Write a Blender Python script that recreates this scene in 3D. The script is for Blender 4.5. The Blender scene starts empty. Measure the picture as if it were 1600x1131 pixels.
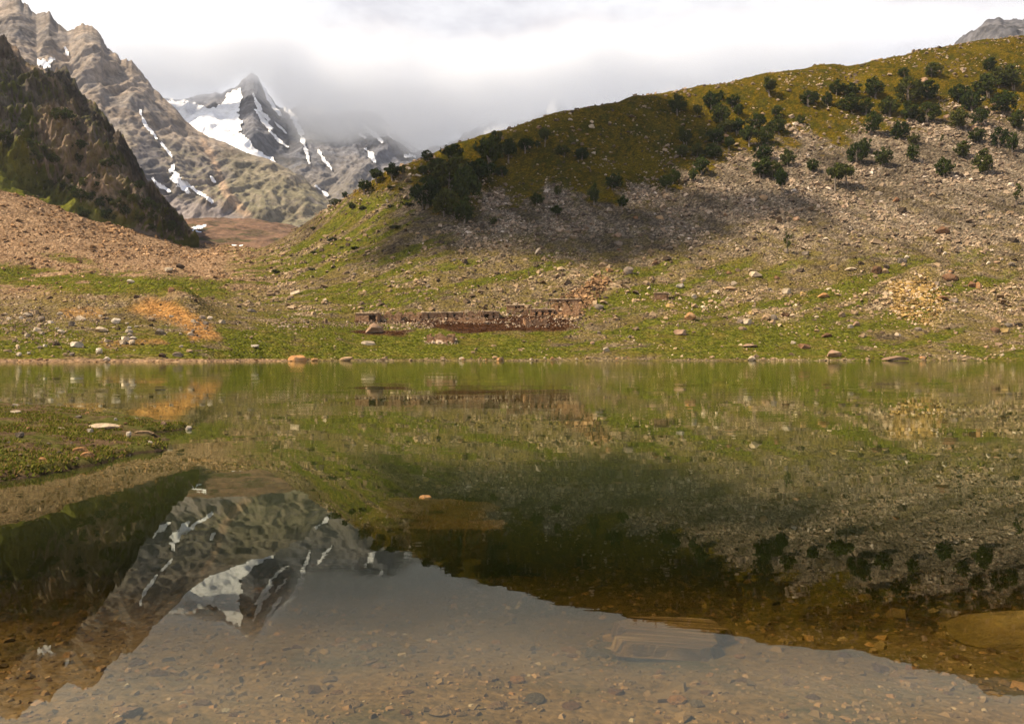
import bpy, math, random
import numpy as np
from mathutils import Vector, Matrix

scene = bpy.context.scene
COL = scene.collection
R = math.radians

# ------------------------------------------------------------------ camera
F = 1244.0            # focal length in photograph pixels (28 mm on a 36 mm sensor)
U0, V0 = 800.0, 557.0 # column of the view axis, row of the horizon
CZ = 1.5              # eye height above the water
cam_data = bpy.data.cameras.new('camera')
cam = bpy.data.objects.new('camera', cam_data)
COL.objects.link(cam)
cam.location = (0, 0, CZ)
cam.rotation_euler = (R(90), 0, 0)
cam_data.sensor_width = 36
cam_data.lens = 28
cam_data.shift_y = -8.5 / 1600
cam_data.clip_start = 0.05
cam_data.clip_end = 30000
scene.camera = cam

# ------------------------------------------------------------------ sun, sky, exposure
SUN_AZ, SUN_EL = -106.0, 50.0    # degrees from the view axis (minus = to the left), above the horizon
sd = Vector((math.sin(R(SUN_AZ)) * math.cos(R(SUN_EL)), math.cos(R(SUN_AZ)) * math.cos(R(SUN_EL)), math.sin(R(SUN_EL))))
sun_data = bpy.data.lights.new('sun', 'SUN')
sun_data.energy = 5.0
sun_data.angle = R(0.55)
sun_data.color = (1.0, 0.84, 0.62)
sun = bpy.data.objects.new('sun', sun_data)
COL.objects.link(sun)
sun.rotation_euler = sd.to_track_quat('Z', 'Y').to_euler()
sun.location = sd * 3000

world = bpy.data.worlds.new('World')
scene.world = world
world.use_nodes = True
wt = world.node_tree
wt.nodes.clear()
def wn(t, **kw):
    n = wt.nodes.new(t)
    for k, v in kw.items(): setattr(n, k, v)
    return n
w_out = wn('ShaderNodeOutputWorld'); w_bg = wn('ShaderNodeBackground')
w_bg.inputs['Strength'].default_value = 0.1
sky = wn('ShaderNodeTexSky', sky_type='NISHITA', sun_disc=False)
sky.sun_elevation = R(SUN_EL); sky.sun_rotation = R(SUN_AZ % 360)
sky.altitude = 3300; sky.air_density = 1.0; sky.dust_density = 0.6; sky.ozone_density = 1.0
w_tc = wn('ShaderNodeTexCoord'); w_map = wn('ShaderNodeMapping')
w_map.inputs['Scale'].default_value = (1, 1, 2.6)
w_map.inputs['Location'].default_value = (0.35, 0.1, 0.0)
w_n = wn('ShaderNodeTexNoise'); w_n.inputs['Scale'].default_value = 2.2; w_n.inputs['Detail'].default_value = 7; w_n.inputs['Roughness'].default_value = 0.52
w_n2 = wn('ShaderNodeTexNoise'); w_n2.inputs['Scale'].default_value = 3.4; w_n2.inputs['Detail'].default_value = 8; w_n2.inputs['Roughness'].default_value = 0.6
w_sep = wn('ShaderNodeSeparateXYZ')
w_el = wn('ShaderNodeMapRange', interpolation_type='SMOOTHSTEP')   # cloud cover thins out overhead, where the sun comes through
w_el.inputs['From Min'].default_value = 0.38; w_el.inputs['From Max'].default_value = 0.64
w_el.inputs['To Min'].default_value = 0.75; w_el.inputs['To Max'].default_value = -0.16
w_add = wn('ShaderNodeMath', operation='ADD')
w_mask = wn('ShaderNodeMapRange', interpolation_type='SMOOTHSTEP')
w_mask.inputs['From Min'].default_value = 0.45; w_mask.inputs['From Max'].default_value = 0.72
w_cr = wn('ShaderNodeValToRGB')
w_cr.color_ramp.elements[0].position = 0.38; w_cr.color_ramp.elements[0].color = (4.25, 4.2, 4.6, 1)
w_cr.color_ramp.elements[1].position = 0.60; w_cr.color_ramp.elements[1].color = (7.0, 7.0, 7.1, 1)
w_mix = wn('ShaderNodeMix', data_type='RGBA')
L = wt.links.new
L(w_tc.outputs['Generated'], w_map.inputs['Vector'])
L(w_map.outputs[0], w_n.inputs['Vector']); L(w_map.outputs[0], w_n2.inputs['Vector'])
L(w_tc.outputs['Generated'], w_sep.inputs[0]); L(w_sep.outputs['Z'], w_el.inputs['Value'])
L(w_n.outputs['Fac'], w_add.inputs[0]); L(w_el.outputs[0], w_add.inputs[1])
L(w_add.outputs[0], w_mask.inputs['Value'])
L(w_n2.outputs['Fac'], w_cr.inputs['Fac'])
L(w_mask.outputs[0], w_mix.inputs['Factor']); L(sky.outputs[0], w_mix.inputs['A']); L(w_cr.outputs[0], w_mix.inputs['B'])
L(w_mix.outputs['Result'], w_bg.inputs['Color']); L(w_bg.outputs[0], w_out.inputs['Surface'])

vs = scene.view_settings
scene.display_settings.display_device = 'sRGB'
vs.view_transform = 'Standard'; vs.look = 'None'; vs.exposure = 0.75; vs.gamma = 1.0; vs.use_curve_mapping = False

cy = scene.cycles
cy.use_denoising = True
cy.max_bounces = 6; cy.diffuse_bounces = 1; cy.glossy_bounces = 2; cy.transmission_bounces = 2
cy.use_adaptive_sampling = True; cy.adaptive_threshold = 0.025
cy.transparent_max_bounces = 12; cy.volume_bounces = 12
cy.caustics_reflective = False; cy.caustics_refractive = False
cy.sample_clamp_indirect = 6.0

# ------------------------------------------------------------------ numpy helpers
rng = np.random.default_rng(7)
random.seed(7)

_perm = np.random.default_rng(11).permutation(256).astype(np.int32)
_perm = np.concatenate([_perm, _perm, _perm])
_g = np.random.default_rng(12).normal(size=(256, 3)).astype(np.float32)
_g /= np.linalg.norm(_g, axis=1, keepdims=True)

def perlin(p):
    p = np.asarray(p, dtype=np.float32)
    i = np.floor(p).astype(np.int32); f = p - i; i &= 255
    w = f * f * f * (f * (f * 6 - 15) + 10)
    out = 0
    res = {}
    for dx in (0, 1):
        for dy in (0, 1):
            for dz in (0, 1):
                h = _perm[_perm[_perm[(i[..., 0] + dx)] + i[..., 1] + dy] + i[..., 2] + dz]
                g = _g[h]
                res[dx, dy, dz] = g[..., 0] * (f[..., 0] - dx) + g[..., 1] * (f[..., 1] - dy) + g[..., 2] * (f[..., 2] - dz)
    a = [[res[0, y, z] + w[..., 0] * (res[1, y, z] - res[0, y, z]) for z in (0, 1)] for y in (0, 1)]
    b = [a[0][z] + w[..., 1] * (a[1][z] - a[0][z]) for z in (0, 1)]
    return (b[0] + w[..., 2] * (b[1] - b[0])) * 1.6

def fbm(p, octaves=5, gain=0.5, lac=2.03, ridged=False):
    s = 0; a = 1.0; tot = 0; q = np.asarray(p, dtype=np.float32)
    for k in range(octaves):
        n = perlin(q + k * 17.3)
        if ridged: n = 1 - 2 * np.abs(n)
        s = s + a * n; tot += a; a *= gain; q = q * lac
    return s / tot

def sstep(a, b, x):
    t = np.clip((x - a) / (b - a), 0, 1)
    return t * t * (3 - 2 * t)

def blur(a, n):
    if n < 1: return a
    k = np.hanning(2 * n + 3)[1:-1]; k /= k.sum()
    return np.convolve(np.pad(a, n, mode='edge'), k, mode='valid')

def project(P):
    Y = np.maximum(P[..., 1], 0.05)
    return U0 + F * P[..., 0] / Y, V0 - F * (P[..., 2] - CZ) / Y

def in_poly(u, v, poly):
    inside = np.zeros(np.shape(u), bool)
    n = len(poly)
    for i in range(n):
        x1, y1 = poly[i]; x2, y2 = poly[(i + 1) % n]
        c = ((y1 > v) != (y2 > v)) & (u < (x2 - x1) * (v - y1) / (y2 - y1 + 1e-9) + x1)
        inside ^= c
    return inside

def seg_dist(u, v, pts):
    """distance to a polyline and the fraction along it"""
    best = np.full(np.shape(u), 1e9); wbest = np.zeros(np.shape(u))
    for (x1, y1, w1), (x2, y2, w2) in zip(pts[:-1], pts[1:]):
        dx, dy = x2 - x1, y2 - y1
        t = np.clip(((u - x1) * dx + (v - y1) * dy) / (dx * dx + dy * dy + 1e-9), 0, 1)
        d = np.hypot(u - x1 - t * dx, v - y1 - t * dy) - 0.5 * (w1 + t * (w2 - w1))
        best = np.minimum(best, d)
    return best

def poly_sdf(x, y, poly):
    d = seg_dist(x, y, [(a, b, 0) for a, b in poly] + [(poly[0][0], poly[0][1], 0)])
    return np.where(in_poly(x, y, poly), d, -d)

# ------------------------------------------------------------------ scene-building helpers
def mesh_from(name, verts, faces, smooth=False, attrs=None):
    """faces: (n,3) or (n,4) integer array, or a list of such arrays"""
    verts = np.ascontiguousarray(verts, dtype=np.float32).reshape(-1, 3)
    fl = faces if isinstance(faces, list) else [faces]
    fl = [np.asarray(f, dtype=np.int32) for f in fl if len(f)]
    loops = np.concatenate([f.ravel() for f in fl])
    sizes = np.concatenate([np.full(len(f), f.shape[1], np.int32) for f in fl])
    starts = np.concatenate([[0], np.cumsum(sizes)[:-1]]).astype(np.int32)
    me = bpy.data.meshes.new(name)
    me.vertices.add(len(verts)); me.vertices.foreach_set('co', verts.ravel())
    me.loops.add(len(loops)); me.loops.foreach_set('vertex_index', loops)
    me.polygons.add(len(sizes)); me.polygons.foreach_set('loop_start', starts)
    me.polygons.foreach_set('use_smooth', np.full(len(sizes), smooth, dtype=bool))
    me.update(calc_edges=True)
    for k, a in (attrs or {}).items():
        a = np.asarray(a, dtype=np.float32)
        if a.shape[1] == 3: a = np.concatenate([a, np.ones((len(a), 1), np.float32)], 1)
        at = me.attributes.new(k, 'FLOAT_COLOR', 'POINT')
        at.data.foreach_set('color', a.ravel())
    return me

def tag(o, label=None, cat=None, group=None, kind=None):
    if label: o['label'] = label
    if cat: o['category'] = cat
    if group: o['group'] = group
    if kind: o['kind'] = kind
    return o

def obj(name, me, mat=None, parent=None, **kw):
    o = bpy.data.objects.new(name, me)
    COL.objects.link(o)
    if me is not None and mat is not None and not me.materials: me.materials.append(mat)
    if parent is not None: o.parent = parent
    return tag(o, **kw)

def grid_faces(nr, nc, keep=None):
    i = np.arange(nr * nc).reshape(nr, nc)
    q = np.stack([i[:-1, :-1], i[:-1, 1:], i[1:, 1:], i[1:, :-1]], -1)
    return q[keep] if keep is not None else q.reshape(-1, 4)

# ------------------------------------------------------------------ material helpers
class NT:
    def __init__(self, name):
        self.m = bpy.data.materials.new(name); self.m.use_nodes = True
        self.t = self.m.node_tree; self.t.nodes.clear()
        self.out = self.t.nodes.new('ShaderNodeOutputMaterial')
    def n(self, t, ins=None, **kw):
        n = self.t.nodes.new(t)
        for k, v in kw.items(): setattr(n, k, v)
        for k, v in (ins or {}).items():
            s = n.inputs[k]
            if isinstance(v, bpy.types.NodeSocket): self.t.links.new(v, s)
            else: s.default_value = v
        return n
    def pos(self, scale=(1, 1, 1)):
        g = self.n('ShaderNodeTexCoord')
        return self.n('ShaderNodeMapping', {'Vector': g.outputs['Object'], 'Scale': scale}).outputs[0]
    def noise(self, vec, scale, detail=4, rough=0.55, dist=0.0):
        return self.n('ShaderNodeTexNoise', {'Vector': vec, 'Scale': scale, 'Detail': detail, 'Roughness': rough, 'Distortion': dist}).outputs['Fac']
    def ramp(self, fac, stops, interp='LINEAR'):
        r = self.n('ShaderNodeValToRGB', {'Fac': fac}); cr = r.color_ramp; cr.interpolation = interp
        while len(cr.elements) < len(stops): cr.elements.new(0.5)
        for e, (p, c) in zip(cr.elements, stops):
            e.position = p; e.color = c if len(c) == 4 else (*c, 1)
        return r.outputs['Color']
    def mix(self, fac, a, b, blend='MIX'):
        n = self.n('ShaderNodeMix', data_type='RGBA', blend_type=blend)
        for k, v in (('Factor', fac), ('A', a), ('B', b)):
            s = [i for i in n.inputs if i.name == k and i.enabled][0]
            if isinstance(v, bpy.types.NodeSocket): self.t.links.new(v, s)
            elif k == 'Factor': s.default_value = v
            else: s.default_value = v if len(v) == 4 else (*v, 1)
        return [o for o in n.outputs if o.enabled][0]
    def math(self, op, a, b=0.0, clamp=False):
        n = self.n('ShaderNodeMath', operation=op, use_clamp=clamp)
        for i, v in enumerate((a, b)):
            if isinstance(v, bpy.types.NodeSocket): self.t.links.new(v, n.inputs[i])
            else: n.inputs[i].default_value = v
        return n.outputs[0]
    def rng(self, v, a, b, c=0.0, d=1.0, smooth=True):
        return self.n('ShaderNodeMapRange', {'Value': v, 'From Min': a, 'From Max': b, 'To Min': c, 'To Max': d},
                      interpolation_type='SMOOTHSTEP' if smooth else 'LINEAR').outputs[0]
    def bump(self, h, strength, dist, normal=None):
        ins = {'Height': h, 'Strength': strength, 'Distance': dist}
        if normal is not None: ins['Normal'] = normal
        return self.n('ShaderNodeBump', ins).outputs[0]
    def attr(self, name):
        return self.n('ShaderNodeAttribute', attribute_name=name)
    def surface(self, s): self.t.links.new(s, self.out.inputs['Surface']); return self.m
    def diffuse(self, col, rough=0.95, normal=None, spec=0.0):
        ins = {'Base Color': col if isinstance(col, bpy.types.NodeSocket) else (*col, 1), 'Roughness': rough, 'Specular IOR Level': spec}
        if normal is not None: ins['Normal'] = normal
        return self.surface(self.n('ShaderNodeBsdfPrincipled', ins).outputs[0])

def rock_mat(name, c1, c2, c3, scale=1.0, bump=0.3):
    t = NT(name); p = t.pos()
    n1 = t.noise(p, 1.2 * scale, 6, 0.6); n2 = t.noise(p, 5.0 * scale, 5, 0.65)
    c = t.ramp(n1, [(0.35, c1), (0.5, c2), (0.68, c3)])
    c = t.mix(t.rng(n2, 0.35, 0.7), c, t.mix(0.5, c, (0.06, 0.05, 0.04)))
    oi = t.n('ShaderNodeObjectInfo').outputs['Random']
    c = t.mix(1.0, c, t.ramp(oi, [(0, (0.72, 0.70, 0.68)), (0.5, (1, 0.97, 0.93)), (1, (1.2, 1.1, 1.0))]), 'MULTIPLY')
    return t.diffuse(c, 0.95, t.bump(n2, 0.6, bump), 0.0)

# ------------------------------------------------------------------ GROUND: shore, meadow, scree hillside, left talus
KEYS = [  # column, shore depth, then (depth, row) of five knots up to the skyline of the ground, drop behind
    (-330, 185, (235, 525), (285, 480), (390, 440), (640, 205), (900, 100), 0),
    (-150, 188, (235, 528), (285, 485), (390, 440), (630, 240), (860, 160), 0),
    (0,    195, (235, 531), (285, 489), (390, 440), (620, 288), (800, 245), 0),
    (150,  205, (240, 531), (290, 488), (390, 442), (640, 340), (800, 322), 0),
    (300,  215, (245, 531), (295, 495), (400, 442), (640, 390), (690, 386), 40),
    (420,  240, (265, 536), (310, 502), (410, 450), (540, 393), (575, 385), 60),
    (560,  262, (290, 537), (330, 507), (410, 432), (500, 350), (560, 297), 90),
    (650,  266, (298, 537), (335, 506), (420, 410), (510, 310), (562, 252), 100),
    (800,  268, (302, 536), (340, 500), (430, 395), (530, 285), (610, 203), 120),
    (900,  268, (302, 536), (342, 495), (440, 385), (550, 260), (640, 172), 130),
    (1100, 268, (302, 535), (345, 490), (450, 370), (580, 235), (690, 135), 150),
    (1300, 267, (300, 534), (345, 485), (455, 355), (590, 215), (730, 111), 160),
    (1500, 266, (300, 531), (345, 480), (460, 340), (600, 190), (760, 75), 160),
    (1600, 265, (300, 530), (345, 480), (460, 335), (610, 180), (775, 66), 160),
    (1950, 258, (295, 528), (342, 478), (460, 330), (620, 170), (800, 45), 160),
]
RIDGE_UV = [(560, 297), (600, 272), (640, 256), (690, 235), (745, 218), (800, 203), (850, 186), (900, 171), (960, 163), (1000, 153), (1050, 147), (1100, 135),
            (1180, 126), (1250, 113), (1305, 107), (1320, 112), (1360, 103), (1420, 92), (1470, 81), (1530, 71), (1600, 66), (1700, 60)]
GU = np.arange(-330, 1951, 2.4)
ku = np.array([k[0] for k in KEYS], float)
def kint(vals, n=14): return blur(np.interp(GU, ku, vals), n)
YK = [kint([k[1] - 30 for k in KEYS]), kint([k[1] for k in KEYS])]
ZK = [np.full(len(GU), -3.2), np.zeros(len(GU))]
YK[1] = YK[1] + 3.5 * perlin(np.stack([GU / 60, GU * 0, GU * 0 + 3.3], -1)) + 1.5 * perlin(np.stack([GU / 17, GU * 0, GU * 0 + 7.3], -1))
for q in range(5):
    yy = kint([k[2 + q][0] for k in KEYS]); vv = kint([k[2 + q][1] for k in KEYS])
    if q == 4:
        ru = np.array(RIDGE_UV, float); mk = sstep(540, 600, GU) * (1 - sstep(1640, 1700, GU))
        vv = vv * (1 - mk) + blur(np.interp(GU, ru[:, 0], ru[:, 1]), 4) * mk
    YK.append(yy); ZK.append(CZ + (V0 - vv) / F * yy)
drop = kint([k[7] for k in KEYS])
YK.append(YK[-1] + 45); ZK.append(ZK[-1] - drop * 0.12 + np.where(drop < 5, 12, 0))
YK.append(YK[-1] + 260); ZK.append(ZK[-1] - drop + np.where(drop < 5, 40, 0))
YK = np.array(YK); ZK = np.array(ZK)
SEG = [8, 46, 62, 105, 105, 90, 14, 10]
def pchip_rows(YK, ZK, seg):
    h = np.diff(YK, axis=0); d = np.diff(ZK, axis=0) / h
    m = np.zeros_like(YK); m[0] = d[0]; m[-1] = d[-1]
    a, b = d[:-1], d[1:]
    m[1:-1] = np.where(a * b > 0, 2 * a * b / (a + b + 1e-12), 0)
    Ys, Zs = [], []
    for k, n in enumerate(seg):
        ts = np.linspace(0, 1, n, endpoint=(k == len(seg) - 1))
        for t in ts:
            Ys.append(YK[k] + t * h[k])
            Zs.append((2 * t**3 - 3 * t**2 + 1) * ZK[k] + (t**3 - 2 * t**2 + t) * h[k] * m[k] + (-2 * t**3 + 3 * t**2) * ZK[k + 1] + (t**3 - t**2) * h[k] * m[k + 1])
    return np.array(Ys), np.array(Zs)
GY, GZ = pchip_rows(YK, ZK, SEG)
GUU = np.broadcast_to(GU, GY.shape)
GX = (GUU - U0) / F * GY
NR, NC = GY.shape
row_id = np.arange(NR)[:, None]
land = sstep(SEG[0] - 1, SEG[0] + 12, row_id)
up = sstep(280, 420, GY)
q3 = np.stack([GX, GY, GZ * 0.6], -1)
n_big = fbm(q3 / 90.0, 4); n_mid = fbm(q3 / 22.0 + 5, 4); n_small = fbm(q3 / 5.5 + 9, 3)
GZ = GZ + land * ((0.6 + 3.2 * up) * n_big + (0.45 + 2.0 * up) * n_mid + (0.2 + 0.7 * up) * n_small)
# the orange gravel mound and the bouldery rise on the left shore
def bump_at(u, y, su, sy, h): return h * np.exp(-((GUU - u) / su) ** 2 - ((GY - y) / sy) ** 2)
GZ = GZ + bump_at(240, 322, 62, 20, 10.5) + bump_at(120, 322, 80, 24, 7.0) + bump_at(290, 306, 34, 16, 5.0)
GZ = GZ - bump_at(255, 356, 100, 20, 2.5)
GP = np.stack([GX, GY, GZ], -1)
gu_, gv_ = project(GP)
# masks painted by kind of ground
nz = fbm(q3 / 14.0 + 31, 4); nz2 = fbm(q3 / 38.0 + 51, 4); nz3 = fbm(np.stack([(0.85 * GX + 0.54 * GY) / 62, (-0.54 * GX + 0.85 * GY) / 10, GX * 0 + 0.5], -1) + 71, 4)
G = np.zeros(GY.shape)
apron = sstep(485, 525, gv_ + 14 * nz2) * (1 - sstep(559, 562.5, gv_ + 1.2 * nz))
G = np.maximum(G, np.maximum(apron, sstep(528, 538, gv_) * (1 - sstep(559.5, 562.5, gv_)) * np.exp(-((gu_ - 580) / 230) ** 4)) * sstep(-0.42, 0.06, nz * 0.7 + nz2 * 0.6 + 0.38 * np.exp(-((gu_ - 650) / 170) ** 2) + 0.25 * np.exp(-((gu_ - 1170) / 90) ** 2) - 0.34 * sstep(1330, 1500, gu_) - 0.22 * np.exp(-((gu_ - 960) / 70) ** 2)))
low = sstep(350, 440, gv_ + 20 * nz2) * sstep(480, 640, gu_)
G = np.maximum(G, 0.85 * low * sstep(-0.16, 0.30, nz2 * 0.45 + nz3 * 1.1 + 0.01 - 0.12 * sstep(1420, 1550, gu_)))
spur = sstep(300, 400, gu_) * (1 - sstep(640, 780, gu_)) * (1 - sstep(500, 530, gv_))
G = np.maximum(G, 0.85 * spur * sstep(-0.22, 0.26, 1.1 * nz3 + 0.25 * nz2 + 0.02))
valley = np.exp(-((gv_ - (440 + 0.06 * (gu_ - 150) + 14 * nz2)) / 22) ** 2) * (1 - sstep(330, 440, gu_)) * sstep(-0.35, 0.10, nz + 0.5 * nz3 + 0.15)
G = np.maximum(G, valley)
G = np.maximum(G, 0.8 * np.exp(-((gv_ - (400 + 0.16 * (gu_ - 80))) / 8) ** 2) * np.exp(-((gu_ - 110) / 60) ** 2) * sstep(-0.3, 0.1, nz3 + 0.1))
G = np.maximum(G, 0.6 * (gu_ < 420) * sstep(490, 510, gv_) * (1 - sstep(556, 562, gv_)) * sstep(0.0, 0.25, nz3 + 0.4 * nz))
upper_b = np.interp(gu_, [540, 600, 640, 700, 760, 830, 900, 1000, 1040, 1090, 1180, 1260, 1300, 1400, 1500, 1600, 1800],
                    [300, 292, 290, 322, 312, 305, 295, 296, 284, 250, 226, 198, 206, 190, 168, 178, 175])
nz4 = fbm(np.stack([GX / 16 + GY / 60, GY / 55, GZ / 40], -1) + 91, 4)
RG = 1 - sstep(-30, 46, gv_ - upper_b + 30 * nz + 46 * nz4)
RG = RG * sstep(500, 560, gu_)
G = np.where(RG > 0.5, 0, G) * (1 - RG)
soil = np.zeros(GY.shape)
for poly in ([(625, 500), (690, 495), (760, 496), (840, 492), (905, 500), (885, 514), (800, 520), (720, 519), (660, 511)],
             [(543, 518), (575, 513), (640, 512), (660, 517), (630, 524), (570, 524)],
             [(556, 502), (640, 501), (640, 505), (556, 505)], [(830, 508), (900, 505), (905, 513), (850, 515)]):
    soil = np.maximum(soil, sstep(-2.5, 2.0, poly_sdf(gu_, gv_, poly) + 7 * nz + 6 * nz3))
orange = sstep(-10, 8, poly_sdf(gu_, gv_, [(195, 480), (230, 470), (275, 473), (310, 492), (335, 515), (345, 530), (300, 531), (285, 512), (240, 492)]) + 10 * nz + 6 * nz3)
orange = np.maximum(orange, 0.65 * sstep(-6, 6, poly_sdf(gu_, gv_, [(95, 485), (160, 482), (165, 495), (105, 497)]) + 8 * nz))
orange = np.maximum(orange, 0.6 * sstep(-6, 6, poly_sdf(gu_, gv_, [(150, 533), (250, 525), (265, 537), (170, 545)]) + 9 * nz))
orange *= (GY < 345)
pink = (1 - sstep(330, 470, gu_)) * (1 - sstep(445, 475, gv_))
pink = np.maximum(pink, (1 - sstep(420, 520, gu_)) * sstep(556, 561, gv_))
yellow = sstep(-14, 10, poly_sdf(gu_, gv_, [(1390, 440), (1440, 428), (1475, 455), (1470, 490), (1450, 508), (1400, 488)]) + 12 * nz)
G = G * (1 - soil) * (1 - orange); RG = RG * (1 - soil)
wet = sstep(560, 563, gv_) * (GY < 320)
GA = np.stack([G, RG, soil], -1); GB = np.stack([orange, pink, yellow], -1)

def lerp_col(x, stops):
    xs = [q[0] for q in stops]; cs = np.array([q[1] for q in stops])
    return np.stack([np.interp(x, xs, cs[:, k]) for k in range(3)], -1)
def over(c, m, d): return c * (1 - m[..., None]) + d * m[..., None]
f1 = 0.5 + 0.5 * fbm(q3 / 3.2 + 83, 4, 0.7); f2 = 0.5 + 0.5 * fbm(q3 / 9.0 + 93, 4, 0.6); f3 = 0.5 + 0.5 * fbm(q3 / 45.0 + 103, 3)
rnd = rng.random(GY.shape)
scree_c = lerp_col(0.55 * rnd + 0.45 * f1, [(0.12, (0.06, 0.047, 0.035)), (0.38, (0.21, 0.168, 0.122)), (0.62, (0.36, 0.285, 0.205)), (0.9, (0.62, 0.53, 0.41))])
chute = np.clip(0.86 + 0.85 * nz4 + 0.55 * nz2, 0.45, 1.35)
high = (1 - sstep(330, 440, gv_)) * sstep(560, 700, gu_)  # upper scree, tinted bluer to paint the mauve look of shade
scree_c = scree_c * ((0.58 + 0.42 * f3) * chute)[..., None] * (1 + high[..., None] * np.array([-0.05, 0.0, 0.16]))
scree_c = over(scree_c, 0.75 * sstep(0.42, 0.62, f2 + 0.12 * sstep(330, 450, gv_) - 0.05) * sstep(250, 400, gv_), np.array([0.165, 0.135, 0.048]))
pink_c = lerp_col(0.6 * rnd + 0.4 * f1, [(0.1, (0.15, 0.10, 0.07)), (0.5, (0.31, 0.21, 0.145)), (0.95, (0.52, 0.39, 0.29))])
orange_c = lerp_col(f1, [(0.3, (0.24, 0.13, 0.055)), (0.55, (0.39, 0.215, 0.085)), (0.75, (0.48, 0.31, 0.15))])
yellow_c = lerp_col(rnd, [(0.0, (0.22, 0.16, 0.06)), (0.6, (0.42, 0.31, 0.11)), (1.0, (0.52, 0.43, 0.22))])
grass_c = lerp_col(f1, [(0.28, (0.052, 0.062, 0.010)), (0.5, (0.102, 0.118, 0.018)), (0.75, (0.175, 0.160, 0.040))])
grass_c = over(grass_c, 0.55 * sstep(0.50, 0.68, f2), np.array([0.16, 0.125, 0.04]))
ridge_c = lerp_col(f1, [(0.30, (0.040, 0.040, 0.006)), (0.5, (0.105, 0.085, 0.007)), (0.70, (0.19, 0.120, 0.014))])
ridge_c = over(ridge_c, 0.8 * sstep(0.50, 0.62, f2), np.array([0.050, 0.055, 0.008]))
ridge_c = over(ridge_c, 0.6 * sstep(0.52, 0.68, f3), np.array([0.165, 0.125, 0.012]))
soil_c = lerp_col(f1, [(0.3, (0.030, 0.014, 0.008)), (0.7, (0.080, 0.040, 0.024))])
gc_ = over(scree_c, pink, pink_c)
gc_ = over(gc_, yellow * sstep(0.2, 0.6, rnd), yellow_c)
gc_ = over(gc_, orange, orange_c)
gc_ = over(gc_, sstep(0.30, 0.75, G + 0.9 * (f1 - 0.5) + 0.7 * (f2 - 0.5) + 0.25 * (rnd - 0.5)), grass_c)
gc_ = over(gc_, sstep(0.22, 0.72, RG + 1.1 * (f1 - 0.5) + 0.8 * (f2 - 0.5) + 0.2 * (rnd - 0.5)), ridge_c)
gc_ = over(gc_, np.clip(soil, 0, 1), soil_c)
gc_ = np.clip(gc_ * np.array([0.78, 0.72, 0.58]), 0.003, 0.8)
t = NT('hillside_ground'); p = t.pos()
vor2 = t.n('ShaderNodeTexVoronoi', {'Vector': p, 'Scale': 1.1, 'Randomness': 1.0})
cell = t.n('ShaderNodeSeparateColor', {'Color': vor2.outputs['Color']}).outputs[0]
c = t.mix(1.0, t.attr('tint').outputs['Color'], t.ramp(cell, [(0.0, (0.50, 0.50, 0.51)), (0.55, (1.0, 1.0, 1.0)), (1.0, (1.55, 1.52, 1.48))]), 'MULTIPLY')
M_ground = t.diffuse(c, 1.0, t.bump(vor2.outputs['Distance'], 0.8, -0.7), 0.0)
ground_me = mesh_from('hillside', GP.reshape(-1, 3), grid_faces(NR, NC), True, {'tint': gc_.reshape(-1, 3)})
ground = obj('hillside_terrain', ground_me, M_ground, kind='structure', label='stony hillside and grassy far shore rising from the lake')

class Surf:
    """a gridded surface one can drop things on at a place seen at column u, row v"""
    def __init__(self, P, r0=0, r1=None):
        self.P = P[r0:r1]; self.u, self.v = project(self.P)
        self.ucol = self.u[0]
    def hit(self, u, v):
        j = int(np.clip(np.searchsorted(self.ucol, u), 1, len(self.ucol) - 1))
        a = (u - self.ucol[j - 1]) / (self.ucol[j] - self.ucol[j - 1] + 1e-9); a = min(max(a, 0), 1)
        Pc = self.P[:, j - 1] * (1 - a) + self.P[:, j] * a; vc = self.v[:, j - 1] * (1 - a) + self.v[:, j] * a
        k = int(np.argmax(vc <= v))
        if vc[k] > v: k = int(np.argmin(vc))
        if k == 0: return Vector(Pc[0])
        f = (vc[k - 1] - v) / (vc[k - 1] - vc[k] + 1e-9); f = min(max(f, 0), 1)
        return Vector(Pc[k - 1] * (1 - f) + Pc[k] * f)
surf_g = Surf(GP, SEG[0], sum(SEG[:6]) + 1)

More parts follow.
